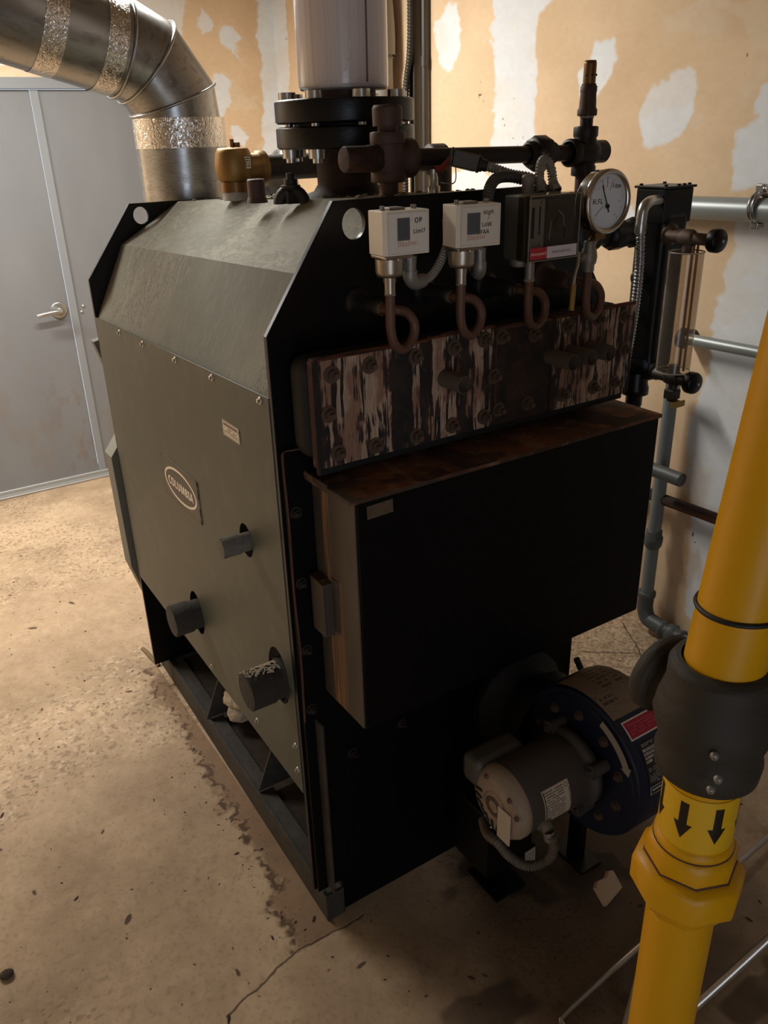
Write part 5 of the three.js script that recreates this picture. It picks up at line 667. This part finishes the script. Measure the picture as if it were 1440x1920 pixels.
// ---------------------------------------------------------------- yellow gas pipe in the foreground
{
  const x = 0.124, z = 0.885, t = thing('gas_pipe', 'yellow gas pipe with a dark valve and black arrow tape in the right foreground', 'gas pipe', [x, 0, z]); const at = (y) => [x, y, z], r = 0.0445;
  part(t, 'upper_pipe', [cyl(at(1.215), [x + 0.121, YC - 0.001, z + 0.077], r, r, 56)], M.yellow);
  part(t, 'zip_tie', [new THREE.TorusGeometry(r + 0.001, 0.003, 8, 60).rotateX(Math.PI / 2 - 0.04).translate(x + 0.006, 1.308, z + 0.004)], M.rubber, 'black tie band');
  // dark valve body with a round side cap
  part(t, 'valve_body', [lathe(at(1.082), at(9), [[0.046, 0], [0.06, 0.004], [0.062, 0.025], [0.058, 0.04], [0.064, 0.06], [0.07, 0.082], [0.066, 0.105], [0.059, 0.122], [0.059, 0.145], [0.055, 0.152], [0.046, 0.156]], 44)], M.cast);
  const axis = V(0.02, 0.1, -1).normalize(), cc = V(x, 1.165, z);
  part(t, 'side_cap', [lathe(cc, cc.clone().add(axis), [[0.04, 0], [0.04, 0.066], [0.05, 0.068], [0.052, 0.082], [0.046, 0.09], [0.03, 0.092], [0.001, 0.093]], 36)], M.cast);
  const ax2 = V(0.95, -0.05, 0.3).normalize(); part(t, 'side_cap', [lathe(cc, cc.clone().add(ax2), [[0.04, 0], [0.04, 0.07], [0.05, 0.072], [0.05, 0.095], [0.001, 0.097]], 30)], M.cast);
  const sn = lathe([0, 0, 0], [-0.8, 0, 0.6], [[0.005, 0], [0.004, 0.004], [0.001, 0.005]], 12); for (const [a, y] of [[-2.3, 1.145], [-1.95, 1.16], [-2.05, 1.118], [-1.65, 1.14]]) place(t, 'screw', sn, M.fitting, V(x + 0.074 * Math.cos(a + Math.PI + 2.6), y, z + 0.07 * Math.sin(a + 4.4)));
  // nipple with arrow tape
  part(t, 'nipple', cyl(at(0.94), at(1.09), r, r, 48), M.yellow);
  const tape = canTex(1024, 256, (g, w, h) => { g.fillStyle = '#d8a814'; g.fillRect(0, 0, w, h); g.fillStyle = '#17130c'; for (let i = 0; i < 7; i++) { const cx = (i + 0.5) * w / 7; g.beginPath(); g.moveTo(cx - 19, 30); g.lineTo(cx + 19, 30); g.lineTo(cx + 19, 130); g.lineTo(cx + 42, 130); g.lineTo(cx, 205); g.lineTo(cx - 42, 130); g.lineTo(cx - 19, 130); g.closePath(); g.fill(); } }, THREE.RepeatWrapping);
  part(t, 'arrow_tape', cyl(at(0.985), at(1.066), r + 0.0009, r + 0.0009, 56, true), std({ map: tape, roughness: 0.4 }), 'yellow tape with black arrows');
  part(t, 'thread_ring', [lathe(at(0.969), at(9), [[r, 0], [r + 0.004, 0.002], [r + 0.003, 0.009], [r, 0.012]], 48)], M.yellow);
  // union: narrow octagon over a wide one
  part(t, 'union_collar', lathe(at(0.915), at(9), [[0.05, 0], [0.056, 0.003], [0.056, 0.043], [0.052, 0.053], [0.046, 0.054]], 8), M.yellow);
  part(t, 'union_nut', lathe(at(0.872), at(9), [[0.047, -0.02], [0.058, 0], [0.068, 0.012], [0.07, 0.016], [0.07, 0.05], [0.065, 0.058], [0.055, 0.062]], 8), M.yellow);
  part(t, 'sealant_ring', lathe(at(0.934), at(9), [[0.055, 0], [0.058, 0.002], [0.055, 0.005]], 8), M.rustEdge); part(t, 'sealant_ring', lathe(at(0.967), at(9), [[0.046, 0], [0.0495, 0.002], [0.046, 0.005]], 36), M.rustEdge);
  part(t, 'lower_pipe', cyl(at(0.0), at(0.866), r - 0.001, r - 0.001, 56), M.yellow);
}
// ---------------------------------------------------------------- small tubes and floor litter
solo('pilot_tube', [tube([[0.29, 0.008, 0.66], [0.298, 0.009, 0.575], [0.312, 0.012, 0.545], [0.34, 0.016, 0.532], [0.6, 0.022, 0.515], [0.95, 0.03, 0.5], [1.2, 0.02, 0.48]], 0.0072, 120, 12)], M.silver, 'thin bent silver tube lying on the floor beside the yellow pipe', 'tube');
solo('clear_hose', [tube([[0.40, 1.25, 0.76], [0.405, 0.9, 0.74], [0.41, 0.5, 0.68], [0.415, 0.02, 0.635]], 0.014, 80, 14)], M.hose, 'pale hanging hose behind the yellow pipe', 'hose');
solo('bare_tube', [tube([[0.455, 0.012, 0.675], [0.53, 0.07, 0.7], [0.75, 0.27, 0.76], [0.95, 0.44, 0.8]], 0.011, 60, 14)], M.silver, 'slanting pale tube at the lower right behind the yellow pipe', 'tube');
solo('card_scrap', poly([[0.0, 0.0], [0.085, -0.012], [0.09, 0.035], [0.075, 0.045], [0.055, 0.04], [0.02, 0.055], [0.004, 0.05]], 0, 0.012, 'xy', [], 0.001).rotateX(-0.7).rotateY(0.35).translate(0.605, 0.014, 0.385), M.card, 'scrap of tan cardboard lying on the dirty floor below the blower', 'cardboard');
{ const g = new THREE.IcosahedronGeometry(0.013, 3); const p = g.attributes.position; for (let i = 0; i < p.count; i++) { const k = 1 + 0.25 * (noise(p.getX(i) * 120 + 40, p.getY(i) * 120 + p.getZ(i) * 90 + 40, 3, 999) - 0.5); p.setXYZ(i, p.getX(i) * k * 1.3, p.getY(i) * k * 0.7, p.getZ(i) * k); } g.computeVertexNormals(); g.translate(-0.684, 0.008, -0.275); solo('pebble', g, M.stone, 'single dark brown pebble on the bare floor at lower left', 'pebble'); }
solo('dead_leaf', [tube([[0.022, 0.006, -1.44], [0.026, 0.014, -1.4], [0.03, 0.012, -1.35], [0.036, 0.006, -1.29]], 0.008, 30, 7).scale(1, 0.5, 1), tube([[0.036, 0.006, -1.29], [0.043, 0.03, -1.31], [0.05, 0.07, -1.33], [0.052, 0.1, -1.34]], 0.005, 20, 6)], M.leaf, 'dry brown stalk on the floor at the rear end of the boiler rail', 'dead plant');
{ // lump of old insulation under the side panel
  const L = []; let s = 11; const q = () => { s = (s * 16807) % 2147483647; return s / 2147483647; }; for (let i = 0; i < 9; i++) { const g = new THREE.IcosahedronGeometry(0.022 + q() * 0.02, 3); g.scale(1, 0.8, 1.3); g.translate(0.13 + (q() - 0.5) * 0.05, 0.11 + q() * 0.1, -0.74 + (q() - 0.5) * 0.11); L.push(g); } const g = merge(L), p = g.attributes.position; for (let i = 0; i < p.count; i++) p.setXYZ(i, p.getX(i) + 0.012 * (noise(p.getY(i) * 60 + 50, p.getZ(i) * 60 + 99, 3, 999) - 0.5), p.getY(i) + 0.012 * (noise(p.getX(i) * 60 + 50, p.getZ(i) * 60 + 99, 5, 999) - 0.5), p.getZ(i)); g.computeVertexNormals(); solo('insulation_scrap', g, M.rag, 'pale crumpled lump of insulation on the base pan under the side panel', 'insulation'); }
{ // crumbs and flakes of dirt on the floor
  const L = []; for (let i = 0; i < 420; i++) { let x, z; const k = rnd(); if (k < 0.5) { x = -0.95 + rnd() * 0.95; z = -2.6 + rnd() * 3.2; } else if (k < 0.75) { z = -0.9 + rnd() * 0.95; x = 0.0 - rnd() * 0.09 - (z > -0.25 ? rnd() * 0.06 : 0); } else { x = 0.05 + rnd() * 1.3; z = 0.08 + rnd() * 0.55; } const r = (0.0012 + rnd() * rnd() * 0.0042) * (k > 0.5 && k < 0.75 ? 0.55 : 0.9); const g = new THREE.IcosahedronGeometry(r, 0); g.scale(1 + 1.8 * rnd(), 0.45, 0.8); g.rotateY(rnd() * 6.3); g.translate(x, r * 0.3, z); L.push(g); }
  const d = solo('floor_crumbs', L, M.dirt, 'scattered dark crumbs and flakes of dirt over the concrete floor', 'dirt'); d.userData.kind = 'stuff'; }

// ---------------------------------------------------------------- render
scene.traverse(o => { if (o.isMesh) o.castShadow = o.receiveShadow = true; });
const renderer = new THREE.WebGLRenderer({ antialias: true });
renderer.shadowMap.enabled = true;
renderer.toneMapping = THREE.LinearToneMapping;
renderer.toneMappingExposure = EXPOSURE;
renderer.render(scene, camera);
